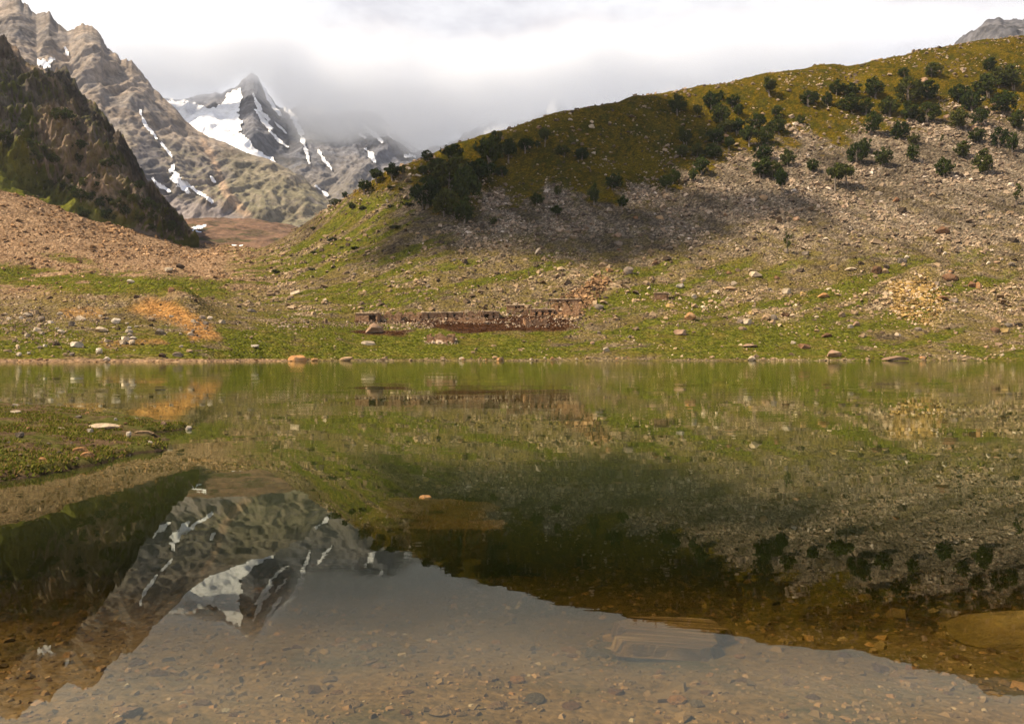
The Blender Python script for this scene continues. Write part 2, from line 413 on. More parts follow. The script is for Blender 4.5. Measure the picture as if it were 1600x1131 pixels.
# ------------------------------------------------------------------ MOUNTAINS
def mountain(us, ridge, depth, base, rows, amp, size, seed, jag=0.0, power=1.0, back=0.35, warp=0.25, gain=0.58, fine=0.34, hold=0.85, jf=22, an=(1, 0.5, 0.45), calm=0.0):
    """surface from a base line (depth, row) up to a skyline (row) at its own depth, with a back slope"""
    ru = np.array(ridge, float); du = np.array(depth, float); bu = np.array(base, float)
    vr = np.interp(us, ru[:, 0], ru[:, 1])
    yr = blur(np.interp(us, du[:, 0], du[:, 1]), 6); yb = blur(np.interp(us, bu[:, 0], bu[:, 1]), 6); vb = np.interp(us, bu[:, 0], bu[:, 2])
    zr = CZ + (V0 - vr) / F * yr; zb = CZ + (V0 - vb) / F * yb
    tt = np.linspace(0, 1, rows)[:, None]; nb = max(4, rows // 6); tb = np.linspace(0, 1, nb + 1)[1:, None]
    Y = np.concatenate([yb + (yr - yb) * tt, yr + (yr * 0.28) * tb]); 
    Z = np.concatenate([zb + (zr - zb) * (tt ** power), zr - (zr - zb * 0.4) * back * 2.4 * tb])
    X = (us - U0) / F * Y
    q = np.stack([X * an[0], Y * an[1], Z * an[2]], -1) / size + seed
    wv = np.stack([fbm(q * 0.7 + 3, 3), fbm(q * 0.7 + 13, 3), fbm(q * 0.7 + 23, 3)], -1) * warp * 2
    n = fbm(q + wv, 6, gain, ridged=True) - 0.25
    n2 = fbm(q * 7 + 40, 4, 0.65)
    front = np.concatenate([sstep(0, 0.15, tt) * (1 - hold * sstep(0.80, 1.0, tt)), np.full((nb, 1), 0.4)])
    D = amp * (n + fine * n2) * front
    Y = Y - D * 0.85; Z = Z + D * 0.55
    if jag:
        jn = fbm(np.stack([us / jf + seed, us * 0, us * 0], -1), 5, 0.6, ridged=True)
        w = np.concatenate([sstep(0.90, 1.0, tt), np.exp(-tb * 4)])
        Z = Z + w * jag * (jn - 0.2) * (1 - 0.8 * calm * sstep(170, 280, us))
    X = (us - U0) / F * Y
    return np.stack([X, Y, Z], -1), rows

def grid_normals(P):
    du = np.gradient(P, axis=1); dv = np.gradient(P, axis=0)
    n = np.cross(du, dv); n /= np.linalg.norm(n, axis=-1, keepdims=True) + 1e-9
    return n

def lerp3(x, stops):
    xs = [q[0] for q in stops]; cs = np.array([q[1] for q in stops])
    return np.stack([np.interp(x, xs, cs[:, k]) for k in range(3)], -1)

def mountain_colors(P, stops, green, ga, k, dark, streak, extra=()):
    """ga: slope from / to, height from / to where plants stop"""
    q = P * k
    n1 = 0.5 + 0.5 * fbm(q, 5, 0.6); n2 = 0.5 + 0.5 * fbm(q * np.array([4.0, 4.0, 1.3]) + 9, 5, 0.62)
    n3 = 0.5 + 0.5 * fbm(q * 11 + 19, 4, 0.65); n4 = 0.5 + 0.5 * fbm(q * np.array([1.0, 1.0, 5.0]) + 2 * fbm(q, 3)[..., None] + 29, 5, 0.6)
    c = lerp3(n1, stops)
    c = c * (1 - 0.42 * sstep(0.45, 0.62, n4))[..., None]
    m = (streak * sstep(0.50, 0.70, n2))[..., None]; c = c * (1 - m) + np.array(dark) * m
    c = c * (0.42 + 0.95 * n3)[..., None]
    nz_ = np.abs(grid_normals(P)[..., 2])
    gm = sstep(ga[0], ga[1], nz_ + 0.55 * (n2 - 0.5) + 0.5 * (n1 - 0.5)) * (1 - sstep(ga[2], ga[3], P[..., 2] + (n1 - 0.5) * (ga[3] - ga[2])))
    gc = np.array(green) * (0.5 + 1.1 * n3)[..., None]
    gm = gm[..., None]
    c = c * (1 - gm) + gc * gm
    u, v = project(P)
    for shape, col, amt, soft in extra:      # meadows, gullies, fans, and painted sun or shade on this face
        d = -seg_dist(u, v, shape) if len(shape[0]) == 3 else poly_sdf(u, v, shape)
        m = amt * sstep(-soft, soft, d + soft * 3.0 * (n2 - 0.5) + soft * 2.5 * (n1 - 0.5))[..., None]
        c = c * (1 - m) + np.array(col) * (0.45 + 1.1 * n3)[..., None] * m
    return c

def baked_mat(name, k, bump, spec=0.0):
    t = NT(name); c = t.attr('tint').outputs['Color']; n = t.noise(t.pos((k, k, k)), 1.0, 4, 0.65)
    return t.diffuse(t.mix(1.0, c, t.ramp(n, [(0.3, (0.7, 0.7, 0.7)), (0.7, (1.3, 1.3, 1.3))]), 'MULTIPLY'), 0.95, t.bump(n, 0.8, bump), spec)

M_snow = NT('old_snow'); _p = M_snow.pos((0.03, 0.03, 0.03))
M_snow = M_snow.diffuse(M_snow.ramp(M_snow.noise(_p, 1.0, 6, 0.6), [(0.3, (0.66, 0.65, 0.64)), (0.5, (0.84, 0.84, 0.85)), (0.7, (0.92, 0.92, 0.94))]), 0.7, None, 0.2)

def snow_parts(P, rows, parent, patches, lift, name='snow_patch'):
    Pf = P[:rows]; u, v = project(Pf)
    uc = 0.25 * (u[:-1, :-1] + u[1:, :-1] + u[:-1, 1:] + u[1:, 1:]); vc = 0.25 * (v[:-1, :-1] + v[1:, :-1] + v[:-1, 1:] + v[1:, 1:])
    wob = fbm(np.stack([uc / 9, vc / 9, uc * 0], -1), 4)
    # where ridges fold over, keep only faces turned to the valley
    for spec in patches:
        nm = name
        if isinstance(spec, tuple): nm, spec = spec
        if len(spec[0]) == 3: m = seg_dist(uc, vc, spec) + wob * max(2.0, 0.8 * max(s[2] for s in spec)) < 0
        else: m = poly_sdf(uc, vc, spec) + wob * 9 > 0
        if m.sum() < 4: continue
        q = grid_faces(*Pf.shape[:2], keep=m); ids, inv = np.unique(q, return_inverse=True)
        vts = Pf.reshape(-1, 3)[ids] + np.array([0, -0.7 * lift, lift])
        obj(nm, mesh_from(nm, vts, inv.reshape(-1, 4), True), M_snow, parent)

# left dark crag
us = np.arange(-300, 312, 1.6)
crag_P, crag_rows = mountain(us,
    [(-300, 10), (-150, 35), (-60, 62), (0, 72), (22, 84), (40, 101), (62, 114), (84, 121), (104, 119), (118, 138), (128, 160), (150, 170), (168, 192), (182, 215), (200, 240), (215, 268), (232, 292), (248, 318), (264, 338), (282, 352), (296, 372), (303, 384), (312, 392)],
    [(-300, 960), (0, 880), (130, 800), (230, 720), (303, 662), (312, 655)],
    [(-300, 600, 270), (-150, 598, 280), (0, 596, 310), (150, 612, 355), (303, 640, 397), (312, 645, 398)], 280, 50, 110, 3.1, jag=9, power=0.95, warp=0.5, gain=0.56, fine=0.50, hold=0.75, jf=15, an=(1, 0.7, 0.8))
crag_C = mountain_colors(crag_P, [(0.30, (0.07, 0.062, 0.056)), (0.43, (0.16, 0.135, 0.115)), (0.58, (0.27, 0.195, 0.14)), (0.75, (0.27, 0.24, 0.21))], (0.085, 0.095, 0.016), (0.40, 0.60, 220, 350), 0.012, (0.026, 0.024, 0.022), 0.7, [([(60, 150), (115, 160), (150, 225), (195, 290), (200, 345), (150, 320), (105, 270), (65, 215)], (0.32, 0.225, 0.15), 0.5, 12), ([(-300, 190), (0, 222), (48, 205), (58, 262), (100, 300), (165, 325), (215, 345), (200, 372), (0, 310), (-300, 300)], (0.105, 0.105, 0.016), 0.92, 10), ([(100, 118, 8), (130, 162, 14), (170, 195, 16), (205, 245, 18), (240, 310, 18), (285, 360, 16)], (0.035, 0.03, 0.027), 0.85, 9)])  # orange polygon mixes rock tone with painted sunlight; dark ridge stroke is painted shade
M_crag = baked_mat('crag_rock', 0.25, 2.0)
crag = obj('crag_mountain', mesh_from('crag', crag_P.reshape(-1, 3), grid_faces(*crag_P.shape[:2]), True, {'tint': crag_C.reshape(-1, 3)}), M_crag, kind='structure', label='dark rocky crag with grass and shrubs above the left talus')
surf_c = Surf(crag_P, 0, crag_rows)

# left grey mountain behind it
us = np.arange(-260, 640, 1.9)
grey_P, grey_rows = mountain(us,
    [(-260, -70), (-150, -30), (-40, 8), (0, 4), (14, -2), (30, 2), (42, 14), (58, 30), (68, 24), (76, 24), (90, 40), (108, 55), (120, 48), (132, 43), (146, 50), (158, 60), (164, 76), (176, 86), (186, 96), (206, 102), (222, 118), (240, 140), (262, 162), (275, 172), (290, 192), (310, 208), (330, 218), (355, 227), (385, 240), (420, 252), (450, 266), (476, 284), (500, 310), (520, 328), (560, 345), (640, 380)],
    [(-260, 2300), (0, 2200), (130, 2120), (300, 1980), (430, 1850), (520, 1700), (640, 1600)],
    [(-260, 1250, 400), (250, 1280, 385), (330, 1300, 368), (500, 1330, 360), (640, 1350, 380)], 300, 66, 330, 8.4, jag=20, power=1.0, gain=0.56, fine=0.22, jf=17, an=(1, 0.40, 0.36), calm=1.0)
grey_C = mountain_colors(grey_P, [(0.30, (0.14, 0.125, 0.118)), (0.44, (0.25, 0.22, 0.195)), (0.56, (0.36, 0.29, 0.228)), (0.74, (0.33, 0.30, 0.275))], (0.19, 0.172, 0.115), (0.66, 0.98, 300, 540), 0.0045, (0.14, 0.13, 0.135), 0.6, [([(352, 236), (430, 254), (512, 326), (470, 352), (390, 346), (356, 300)], (0.165, 0.148, 0.10), 0.6, 16), ([(318, 222, 6), (340, 265, 9), (352, 300, 9), (386, 338, 8)], (0.40, 0.28, 0.19), 0.8, 5), ([(250, 300), (296, 312), (345, 325), (392, 346), (300, 356), (262, 340)], (0.24, 0.21, 0.20), 0.9, 8), ([(200, 255), (225, 205), (250, 235), (262, 290), (240, 300)], (0.105, 0.105, 0.12), 0.7, 12)])
M_grey = baked_mat('grey_mountain_rock', 0.10, 5.0)
grey = obj('grey_mountain', mesh_from('grey', grey_P.reshape(-1, 3), grid_faces(*grey_P.shape[:2]), True, {'tint': grey_C.reshape(-1, 3)}), M_grey, kind='structure', label='tall grey brown mountain with snow gullies at left')
snow_parts(grey_P, grey_rows, grey, [
    [(62, 100, 5), (74, 104, 12), (84, 96, 6)], [(103, 78, 3), (106, 88, 5)], [(220, 178, 3), (228, 198, 5), (240, 212, 5), (246, 220, 3)], [(254, 228, 3), (270, 248, 4)],
    [(268, 262, 4), (275, 280, 12), (288, 296, 12), (297, 308, 3)], [(286, 286, 3), (305, 300, 6), (332, 318, 4)], [(240, 284, 3), (254, 296, 7), (266, 302, 4)], [(330, 280, 4), (335, 286, 5)]], 3.5)

# moraine in the valley mouth
us = np.arange(180, 700, 2.5)
mor_P, mor_rows = mountain(us, [(180, 352), (280, 344), (330, 342), (400, 344), (440, 352), (500, 366), (700, 390)], [(180, 1230), (700, 1200)], [(180, 690, 402), (700, 690, 420)], 110, 14, 150, 5.2, jag=2.5, power=0.8, back=0.1)
t = NT('moraine_earth'); p = t.pos((0.05, 0.05, 0.05))
c = t.ramp(t.noise(p, 1.0, 6, 0.62), [(0.32, (0.075, 0.05, 0.035)), (0.5, (0.17, 0.105, 0.07)), (0.68, (0.27, 0.16, 0.10))])
c = t.mix(t.rng(t.noise(t.pos((0.02, 0.02, 0.08)), 1.4, 5), 0.52, 0.66, 0, 0.8), c, (0.045, 0.05, 0.02))
M_mor = t.diffuse(c, 0.95, t.bump(t.noise(p, 4.0, 5), 0.7, 3.0), 0.05)
mor = obj('moraine_terrain', mesh_from('moraine', mor_P.reshape(-1, 3), grid_faces(*mor_P.shape[:2]), True), M_mor, kind='structure', label='brown moraine closing the valley mouth')
snow_parts(mor_P, mor_rows, mor, [[(294, 356, 2), (306, 357, 6), (322, 354, 3)], [(300, 360, 2), (314, 364, 3)], [(362, 383, 2), (378, 385, 3)]], 0.4)

# snow peak at the head of the valley
us = np.arange(180, 760, 1.6)
far_P, far_rows = mountain(us,
    [(180, 150), (240, 158), (286, 160), (318, 152), (345, 148), (368, 138), (380, 128), (388, 120), (396, 117), (403, 124), (412, 140), (424, 156), (436, 168), (452, 176), (470, 168), (490, 172), (520, 180), (560, 176), (590, 180), (604, 196), (620, 212), (640, 230), (660, 244), (690, 262), (760, 300)],
    [(180, 4300), (396, 4400), (600, 4300), (760, 3900)],
    [(180, 2800, 330), (760, 2800, 345)], 280, 130, 560, 21.7, jag=22, power=1.15, gain=0.5, fine=0.08, an=(1, 0.4, 0.35))
far_C = mountain_colors(far_P, [(0.30, (0.10, 0.105, 0.125)), (0.5, (0.16, 0.165, 0.19)), (0.72, (0.25, 0.24, 0.245))], (0.17, 0.15, 0.10), (0.60, 0.85, 450, 900), 0.0030, (0.06, 0.06, 0.07), 0.5, [([(400, 262), (480, 262), (560, 250), (620, 285), (560, 330), (480, 320)], (0.155, 0.135, 0.115), 0.6, 22)])
M_far = baked_mat('snow_peak_rock', 0.05, 9.0)
far = obj('snow_peak_mountain', mesh_from('snow_peak', far_P.reshape(-1, 3), grid_faces(*far_P.shape[:2]), True, {'tint': far_C.reshape(-1, 3)}), M_far, kind='structure', label='dark peak with glacier and snow streaks, top in cloud')
snow_parts(far_P, far_rows, far, [
    ('glacier', [(240, 158), (280, 160), (305, 164), (326, 172), (344, 170), (358, 150), (374, 140), (380, 152), (372, 178), (378, 196), (376, 210), (392, 226), (404, 240), (424, 249), (432, 257), (404, 262), (372, 256), (340, 250), (300, 230), (260, 200)]),
    [(396, 150, 3), (408, 178, 7), (420, 190, 5)], [(412, 140, 3), (424, 164, 5), (440, 184, 4)], [(398, 172, 4), (416, 196, 7), (424, 204, 4)], [(422, 208, 4), (436, 222, 5), (450, 232, 3)], [(430, 194, 3), (448, 211, 3)],
    [(446, 168, 6), (462, 192, 9), (470, 210, 7), (478, 236, 4), (484, 258, 2)], [(498, 238, 3), (506, 252, 5), (518, 267, 3)], [(571, 236, 4), (580, 244, 8), (586, 254, 5)], [(570, 200, 4), (584, 212, 8), (596, 224, 4)], [(608, 212, 8), (624, 222, 6), (648, 240, 4)],
    [(545, 196, 4), (552, 206, 4)], [(562, 212, 3), (570, 218, 4)], [(634, 246, 5), (648, 247, 5)], [(494, 294, 2), (512, 308, 4)], [(484, 168, 6), (498, 178, 10)]], 7.0)

# pale summits half lost in the cloud behind the hill, and the grey one at the right edge
us = np.arange(600, 1330, 2.6)
fr_P, fr_rows = mountain(us,
    [(600, 262), (660, 243), (700, 232), (735, 212), (762, 200), (790, 196), (820, 190), (850, 176), (868, 160), (880, 168), (900, 190), (960, 196), (1010, 170), (1040, 142), (1060, 132), (1078, 126), (1098, 130), (1120, 146), (1200, 170), (1330, 190)],
    [(600, 5200), (1330, 5200)], [(600, 3900, 300), (1330, 3900, 240)], 120, 160, 420, 33.1, jag=60)
fr_C = mountain_colors(fr_P, [(0.3, (0.09, 0.09, 0.10)), (0.7, (0.20, 0.19, 0.19))], (0.12, 0.105, 0.065), (0.9, 0.95, 450, 900), 0.003, (0.06, 0.06, 0.07), 0.4)
fr = obj('summit_ridge_mountain', mesh_from('summits', fr_P.reshape(-1, 3), grid_faces(*fr_P.shape[:2]), True, {'tint': fr_C.reshape(-1, 3)}), M_far, kind='structure', label='faint snowy summits showing through cloud above the hill')
snow_parts(fr_P, fr_rows, fr, [[(866, 162, 8), (860, 178, 12)], [(1050, 140, 10), (1036, 150, 12)], [(790, 200, 8), (760, 212, 8)]], 12)
us = np.arange(1420, 1900, 2.4)
rp_P, rp_rows = mountain(us, [(1420, 120), (1480, 84), (1497, 66), (1506, 56), (1520, 52), (1532, 42), (1546, 31), (1560, 30), (1574, 36), (1600, 34), (1640, 14), (1700, -20), (1900, -60)],
    [(1420, 2250), (1900, 2200)], [(1420, 1350, 200), (1900, 1350, 160)], 130, 60, 240, 44.0, jag=12)
rp_C = mountain_colors(rp_P, [(0.30, (0.10, 0.10, 0.11)), (0.5, (0.16, 0.155, 0.165)), (0.72, (0.20, 0.19, 0.19))], (0.09, 0.085, 0.07), (0.7, 0.9, 500, 900), 0.006, (0.07, 0.07, 0.08), 0.4)
M_rp = baked_mat('slate_mountain_rock', 0.08, 6.0)
obj('slate_mountain', mesh_from('slate', rp_P.reshape(-1, 3), grid_faces(*rp_P.shape[:2]), True, {'tint': rp_C.reshape(-1, 3)}), M_rp, kind='structure', label='blue grey summit behind the hill at the right edge')

# ground sheet under everything, out to the foot of the mountains
gs = np.array([[-3200, -1400, -7.5], [3200, -1400, -7.5], [3200, 2560, -7.5], [-3200, 2560, -7.5]])
obj('ground', mesh_from('ground', gs, np.array([[0, 1, 2, 3]])), M_mor, kind='structure', label='valley floor ground')

# ------------------------------------------------------------------ LAKE: bed, bank, water
BED_Y = np.array([-60, -8, 0, 2, 3.2, 5, 8, 12, 20, 60, 200, 300]); BED_Z = np.array([6, 0.6, 0.12, -0.02, -0.13, -0.32, -0.70, -1.2, -2.0, -4.2, -5.0, -5.5])
def bed_z(x, y):
    z = np.interp(y, BED_Y, BED_Z)
    a = np.stack([np.asarray(x) * 0.5, np.asarray(y) * 0.5, np.asarray(x) * 0 + 2.2], -1)
    return z + 0.05 * fbm(a, 3) + 0.012 * fbm(a * 7, 2)
bx = np.concatenate([-np.geomspace(300, 3, 70), np.linspace(-2.95, 2.95, 140), np.geomspace(3, 300, 70)])
by = np.concatenate([[-60, -30, -12, -5, -2, 0, 1], np.geomspace(1.6, 290, 330)])
BX, BY = np.meshgrid(bx, by)
BX = BX * np.maximum(0.6, np.minimum(BY / 4.5, 1.6))
BP = np.stack([BX, BY, bed_z(BX, BY)], -1)
t = NT('lake_bed_silt'); p = t.pos()
n1 = t.noise(p, 1.1, 6, 0.6); n2 = t.noise(p, 14.0, 5, 0.65); v1 = t.n('ShaderNodeTexVoronoi', {'Vector': p, 'Scale': 26.0})
vc = t.n('ShaderNodeSeparateColor', {'Color': v1.outputs['Color']}).outputs[0]
c = t.ramp(n2, [(0.3, (0.12, 0.080, 0.038)), (0.5, (0.24, 0.16, 0.080)), (0.7, (0.36, 0.235, 0.115))])
c = t.mix(t.rng(n1, 0.45, 0.68, 0, 0.8), c, (0.065, 0.070, 0.030))
c = t.mix(t.rng(vc, 0.75, 0.95, 0, 0.45), c, (0.28, 0.19, 0.11))
py_ = t.n('ShaderNodeSeparateXYZ', {'Vector': p}).outputs['Y']
c = t.mix(t.rng(t.math('ADD', py_, t.math('MULTIPLY', n1, 3.0)), 5.5, 12.0), c, t.ramp(n1, [(0.3, (0.022, 0.026, 0.008)), (0.7, (0.055, 0.050, 0.018))]))   # bed darkened olive farther out: weed, plus light lost in deep water painted in
M_bed = t.diffuse(c, 0.95, t.bump(t.math('ADD', n2, t.math('MULTIPLY', v1.outputs['Distance'], -0.8)), 0.6, 0.02), 0.05)
obj('lake_bed', mesh_from('lake_bed', BP.reshape(-1, 3), grid_faces(*BP.shape[:2]), True), M_bed, kind='structure', label='silty lake bed seen through clear shallow water')

BANK = [(-60, 30), (-40, 28.5), (-16.5, 25), (-12.5, 22.5), (-9.6, 19.6), (-7.2, 17.4), (-6.6, 16.6), (-7.0, 15.6), (-6.3, 14.2), (-5.6, 12.7), (-5.9, 11.9), (-5.75, 10.9), (-6.2, 9.5), (-6.6, 8.5), (-9, 6.5), (-14, 5), (-60, 3)]
def bank_z(x, y):
    x = np.asarray(x, float); y = np.asarray(y, float)
    a = np.stack([x, y, x * 0], -1)
    d = poly_sdf(x, y, BANK) + 0.34 * fbm(a * 0.9, 3) + 0.16 * fbm(a * 4 + 8, 3)
    z = np.where(d > 0, 0.13 * sstep(0, 1.8, d) + 0.09 * sstep(0.0, 0.22, d) + 0.045 * np.clip(d - 1, 0, 6), np.minimum(d, 0) * 0.30)
    return z + sstep(0, 0.4, d) * (0.05 * fbm(a * 1.3 + 4, 4) + 0.035 * fbm(a * 5 + 14, 3))
kx = np.concatenate([np.linspace(-45, -16, 60), np.linspace(-15.95, -4.6, 260), np.linspace(-4.5, 1.5, 30)]); ky = np.linspace(3.0, 34, 330)
KX, KY = np.meshgrid(kx, ky); KP = np.stack([KX, KY, bank_z(KX, KY)], -1)
t = NT('bank_mud'); p = t.pos()
n1 = t.noise(p, 0.9, 5, 0.6); n2 = t.noise(p, 9.0, 6, 0.7)
c = t.ramp(n2, [(0.3, (0.040, 0.026, 0.015)), (0.5, (0.105, 0.068, 0.038)), (0.7, (0.19, 0.125, 0.07))])
c = t.mix(t.rng(n1, 0.42, 0.6, 0, 0.75), c, t.ramp(n2, [(0.35, (0.035, 0.045, 0.009)), (0.65, (0.10, 0.11, 0.02))]))
pz = t.n('ShaderNodeSeparateXYZ', {'Vector': p}).outputs['Z']
c = t.mix(t.rng(pz, 0.0, 0.06, 1, 0), c, t.ramp(n2, [(0.35, (0.035, 0.024, 0.015)), (0.65, (0.085, 0.060, 0.038))]))
M_bank = t.diffuse(c, 0.95, t.bump(n2, 0.8, 0.06), 0.0)
obj('grassy_bank', mesh_from('bank', KP.reshape(-1, 3), grid_faces(*KP.shape[:2]), True), M_bank, kind='structure', label='low muddy grassy bank reaching into the lake at left')

# water: Fresnel mirror over a clear, slightly green-brown body
t = NT('lake_water'); p = t.pos()
g = t.n('ShaderNodeNewGeometry'); sp = t.n('ShaderNodeSeparateXYZ', {'Vector': g.outputs['Position']})
rip1 = t.noise(t.pos((0.55, 1.5, 1)), 1.0, 3, 0.5, 0.3); rip2 = t.noise(t.pos((1.6, 4.2, 1)), 1.0, 3, 0.5); rip3 = t.noise(t.pos((0.16, 0.34, 1)), 1.0, 3, 0.5)
patch = t.rng(t.noise(t.pos((0.12, 0.30, 1)), 1.0, 3, 0.5), 0.42, 0.62, 0.12, 1.2)
far_amt = t.rng(sp.outputs['Y'], 7.0, 60.0, 0.22, 1.0)
h = t.math('ADD', t.math('MULTIPLY', rip1, 0.0042), t.math('MULTIPLY', rip2, 0.0016))
h = t.math('MULTIPLY', h, t.math('MULTIPLY', far_amt, patch))
h = t.math('ADD', h, t.math('MULTIPLY', rip3, 0.0030))
nrm = t.bump(h, 1.0, 1.0)
fr_ = t.n('ShaderNodeFresnel', {'IOR': 1.31, 'Normal': nrm})
tr = t.n('ShaderNodeBsdfTransparent', {'Color': (0.97, 0.96, 0.92, 1)})
rough = t.rng(sp.outputs['Y'], 5.0, 120.0, 0.004, 0.045)
gl = t.n('ShaderNodeBsdfGlossy', {'Color': (0.88, 0.91, 0.80, 1), 'Roughness': rough, 'Normal': nrm})
silt = t.n('ShaderNodeBsdfDiffuse', {'Color': (0.23, 0.29, 0.07, 1)})
body = t.n('ShaderNodeMixShader', {0: t.rng(sp.outputs['Y'], 3.5, 14.0, 0.0, 0.125), 1: tr.outputs[0], 2: silt.outputs[0]})
mx = t.n('ShaderNodeMixShader', {0: fr_.outputs[0], 1: body.outputs[0], 2: gl.outputs[0]})
va = t.n('ShaderNodeVolumeAbsorption', {'Color': (0.42, 0.36, 0.04, 1), 'Density': 1.65})
t.t.links.new(va.outputs[0], t.out.inputs['Volume'])
M_water = t.surface(mx.outputs[0])
wv = np.array([[x, y, z] for z in (-6.6, 0) for y in (-20, 300) for x in (-330, 330)], float)
wf = np.array([[0, 2, 3, 1], [4, 5, 7, 6], [0, 1, 5, 4], [2, 6, 7, 3], [0, 4, 6, 2], [1, 3, 7, 5]])
obj('lake_water', mesh_from('lake_water', wv, wf), M_water, kind='structure', label='still lake mirroring the hill and mountains')
# ------------------------------------------------------------------ AIR: haze box, cloud on the peaks, clouds that shade the hill
def box_mesh(name, x0, x1, y0, y1, z0, z1):
    v = np.array([[x, y, z] for z in (z0, z1) for y in (y0, y1) for x in (x0, x1)], float)
    f = np.array([[0, 2, 3, 1], [4, 5, 7, 6], [0, 1, 5, 4], [2, 6, 7, 3], [0, 4, 6, 2], [1, 3, 7, 5]])
    return mesh_from(name, v, f)
t = NT('valley_haze')
pv = t.n('ShaderNodeVolumePrincipled', {'Color': (0.80, 0.86, 0.97, 1), 'Density': 3.3e-5, 'Anisotropy': 0.2})
t.t.links.new(pv.outputs[0], t.out.inputs['Volume'])
obj('haze', box_mesh('haze', -3300, 3300, -1500, 2700, -8.5, 1250), t.m, kind='stuff', label='thin blue valley haze')

t = NT('peak_cloud'); g = t.n('ShaderNodeNewGeometry'); sp = t.n('ShaderNodeSeparateXYZ', {'Vector': g.outputs['Position']})
CX0, CX1 = -2700.0, 3300.0
xf = t.rng(sp.outputs['X'], CX0, CX1, 0, 1, False)
def cb(x, z): return ((x - CX0) / (CX1 - CX0), ((z - 900) / 1000,) * 3)
base = t.ramp(xf, [cb(-2600, 1300), cb(-1650, 1230), cb(-1450, 1290), cb(-1270, 1390), cb(-1170, 1270), cb(-1000, 1060), cb(-650, 1030), cb(-450, 950), cb(300, 1010), cb(1300, 1200), cb(2300, 1600), cb(3200, 1800)], 'B_SPLINE')
bz = t.math('ADD', t.math('MULTIPLY', base, 1000.0), 900.0)
nn = t.noise(t.n('ShaderNodeMapping', {'Vector': g.outputs['Position'], 'Scale': (0.0019, 0.0019, 0.0030)}).outputs[0], 1.0, 5, 0.58)
hgt = t.math('ADD', t.math('SUBTRACT', sp.outputs['Z'], bz), t.math('MULTIPLY', t.math('SUBTRACT', nn, 0.5), 700.0))
dens = t.math('MULTIPLY', t.rng(hgt, -60.0, 180.0), 0.0115)
dens = t.math('MULTIPLY', t.math('MULTIPLY', dens, t.rng(hgt, 260.0, 640.0, 1, 0)), t.rng(sp.outputs['Z'], 1500.0, 1790.0, 1, 0))
pv = t.n('ShaderNodeVolumePrincipled', {'Color': (0.95, 0.97, 1, 1), 'Density': dens, 'Anisotropy': 0.2})
t.t.links.new(pv.outputs[0], t.out.inputs['Volume'])
t.m.cycles.homogeneous_volume = False
obj('cloud_bank', box_mesh('cloud_bank', CX0, CX1, 3720, 4000, 800, 1800), t.m, kind='stuff', label='grey white cloud wrapped round the far summits')
cy.volume_step_rate = 1.0; cy.volume_max_steps = 64

def shade_cloud(name, seeds, z0, dens, height, label):
    """a flat-based fair-weather cloud; seeds are (column, row, radius) of ground it shades"""
    pts = []
    for (surf, u, v, r) in seeds:
        T = surf.hit(u, v); k = (z0 - T.z) / sd.z
        pts.append((T.x + sd.x * k, T.y + sd.y * k, r))
    pts = np.array(pts); m = pts[:, 2].max() * 2.2
    xs = np.arange(pts[:, 0].min() - m, pts[:, 0].max() + m, 9.0); ys = np.arange(pts[:, 1].min() - m, pts[:, 1].max() + m, 9.0)
    X, Y = np.meshgrid(xs, ys)
    f = np.zeros(X.shape)
    for x, y, r in pts: f = np.maximum(f, (1.0 if r > 42 else 0.68) * np.exp(-((X - x) ** 2 + (Y - y) ** 2) / (r * r)))
    q = np.stack([X, Y, X * 0 + z0], -1)
    f = f + 0.28 * fbm(q / 70, 4) - 0.12
    f[0] = f[-1] = 0; f[:, 0] = f[:, -1] = 0
    th = np.clip(f - 0.25, 0, 1)
    live = th > 0
    cell = live[:-1, :-1] | live[1:, :-1] | live[:-1, 1:] | live[1:, 1:]
    top = np.stack([X, Y, z0 + height * th ** 0.7 * (1 + 0.3 * fbm(q / 30 + 4, 3))], -1).reshape(-1, 3)
    bot = np.stack([X, Y, z0 - height * 0.25 * th], -1).reshape(-1, 3)
    n = len(top); idx_b = np.where(live.ravel(), np.arange(n) + n, np.arange(n))
    ft = grid_faces(*X.shape, keep=cell); fb = idx_b[ft][:, ::-1]
    V = np.concatenate([top, bot]); Fq = np.concatenate([ft, fb]); ids, inv = np.unique(Fq, return_inverse=True)
    t = NT('cloud_vapour'); pv = t.n('ShaderNodeVolumePrincipled', {'Color': (1, 1, 1, 1), 'Density': dens, 'Anisotropy': 0.3})
    t.t.links.new(pv.outputs[0], t.out.inputs['Volume'])
    return obj(name, mesh_from(name, V[ids], inv.reshape(-1, 4), True), t.m, kind='stuff', label=label)
g_ = surf_g
shade_cloud('drifting_cloud', [(g_, 1000, 188, 58), (g_, 955, 208, 62), (g_, 910, 240, 62), (g_, 870, 275, 58), (g_, 830, 305, 55), (g_, 780, 330, 55), (g_, 700, 300, 45), (g_, 720, 350, 50), (g_, 640, 370, 40), (g_, 590, 400, 28),
    (g_, 860, 370, 45), (g_, 960, 360, 45), (g_, 1040, 345, 42), (g_, 1120, 325, 38), (g_, 1200, 318, 34)], 1330, 0.060, 70, 'flat based cloud passing over the hill')
shade_cloud('drifting_cloud', [(surf_c, 5, 95, 48), (surf_c, -80, 90, 70), (surf_c, 245, 325, 32)], 1400, 0.050, 70, 'flat based cloud passing over the crag')

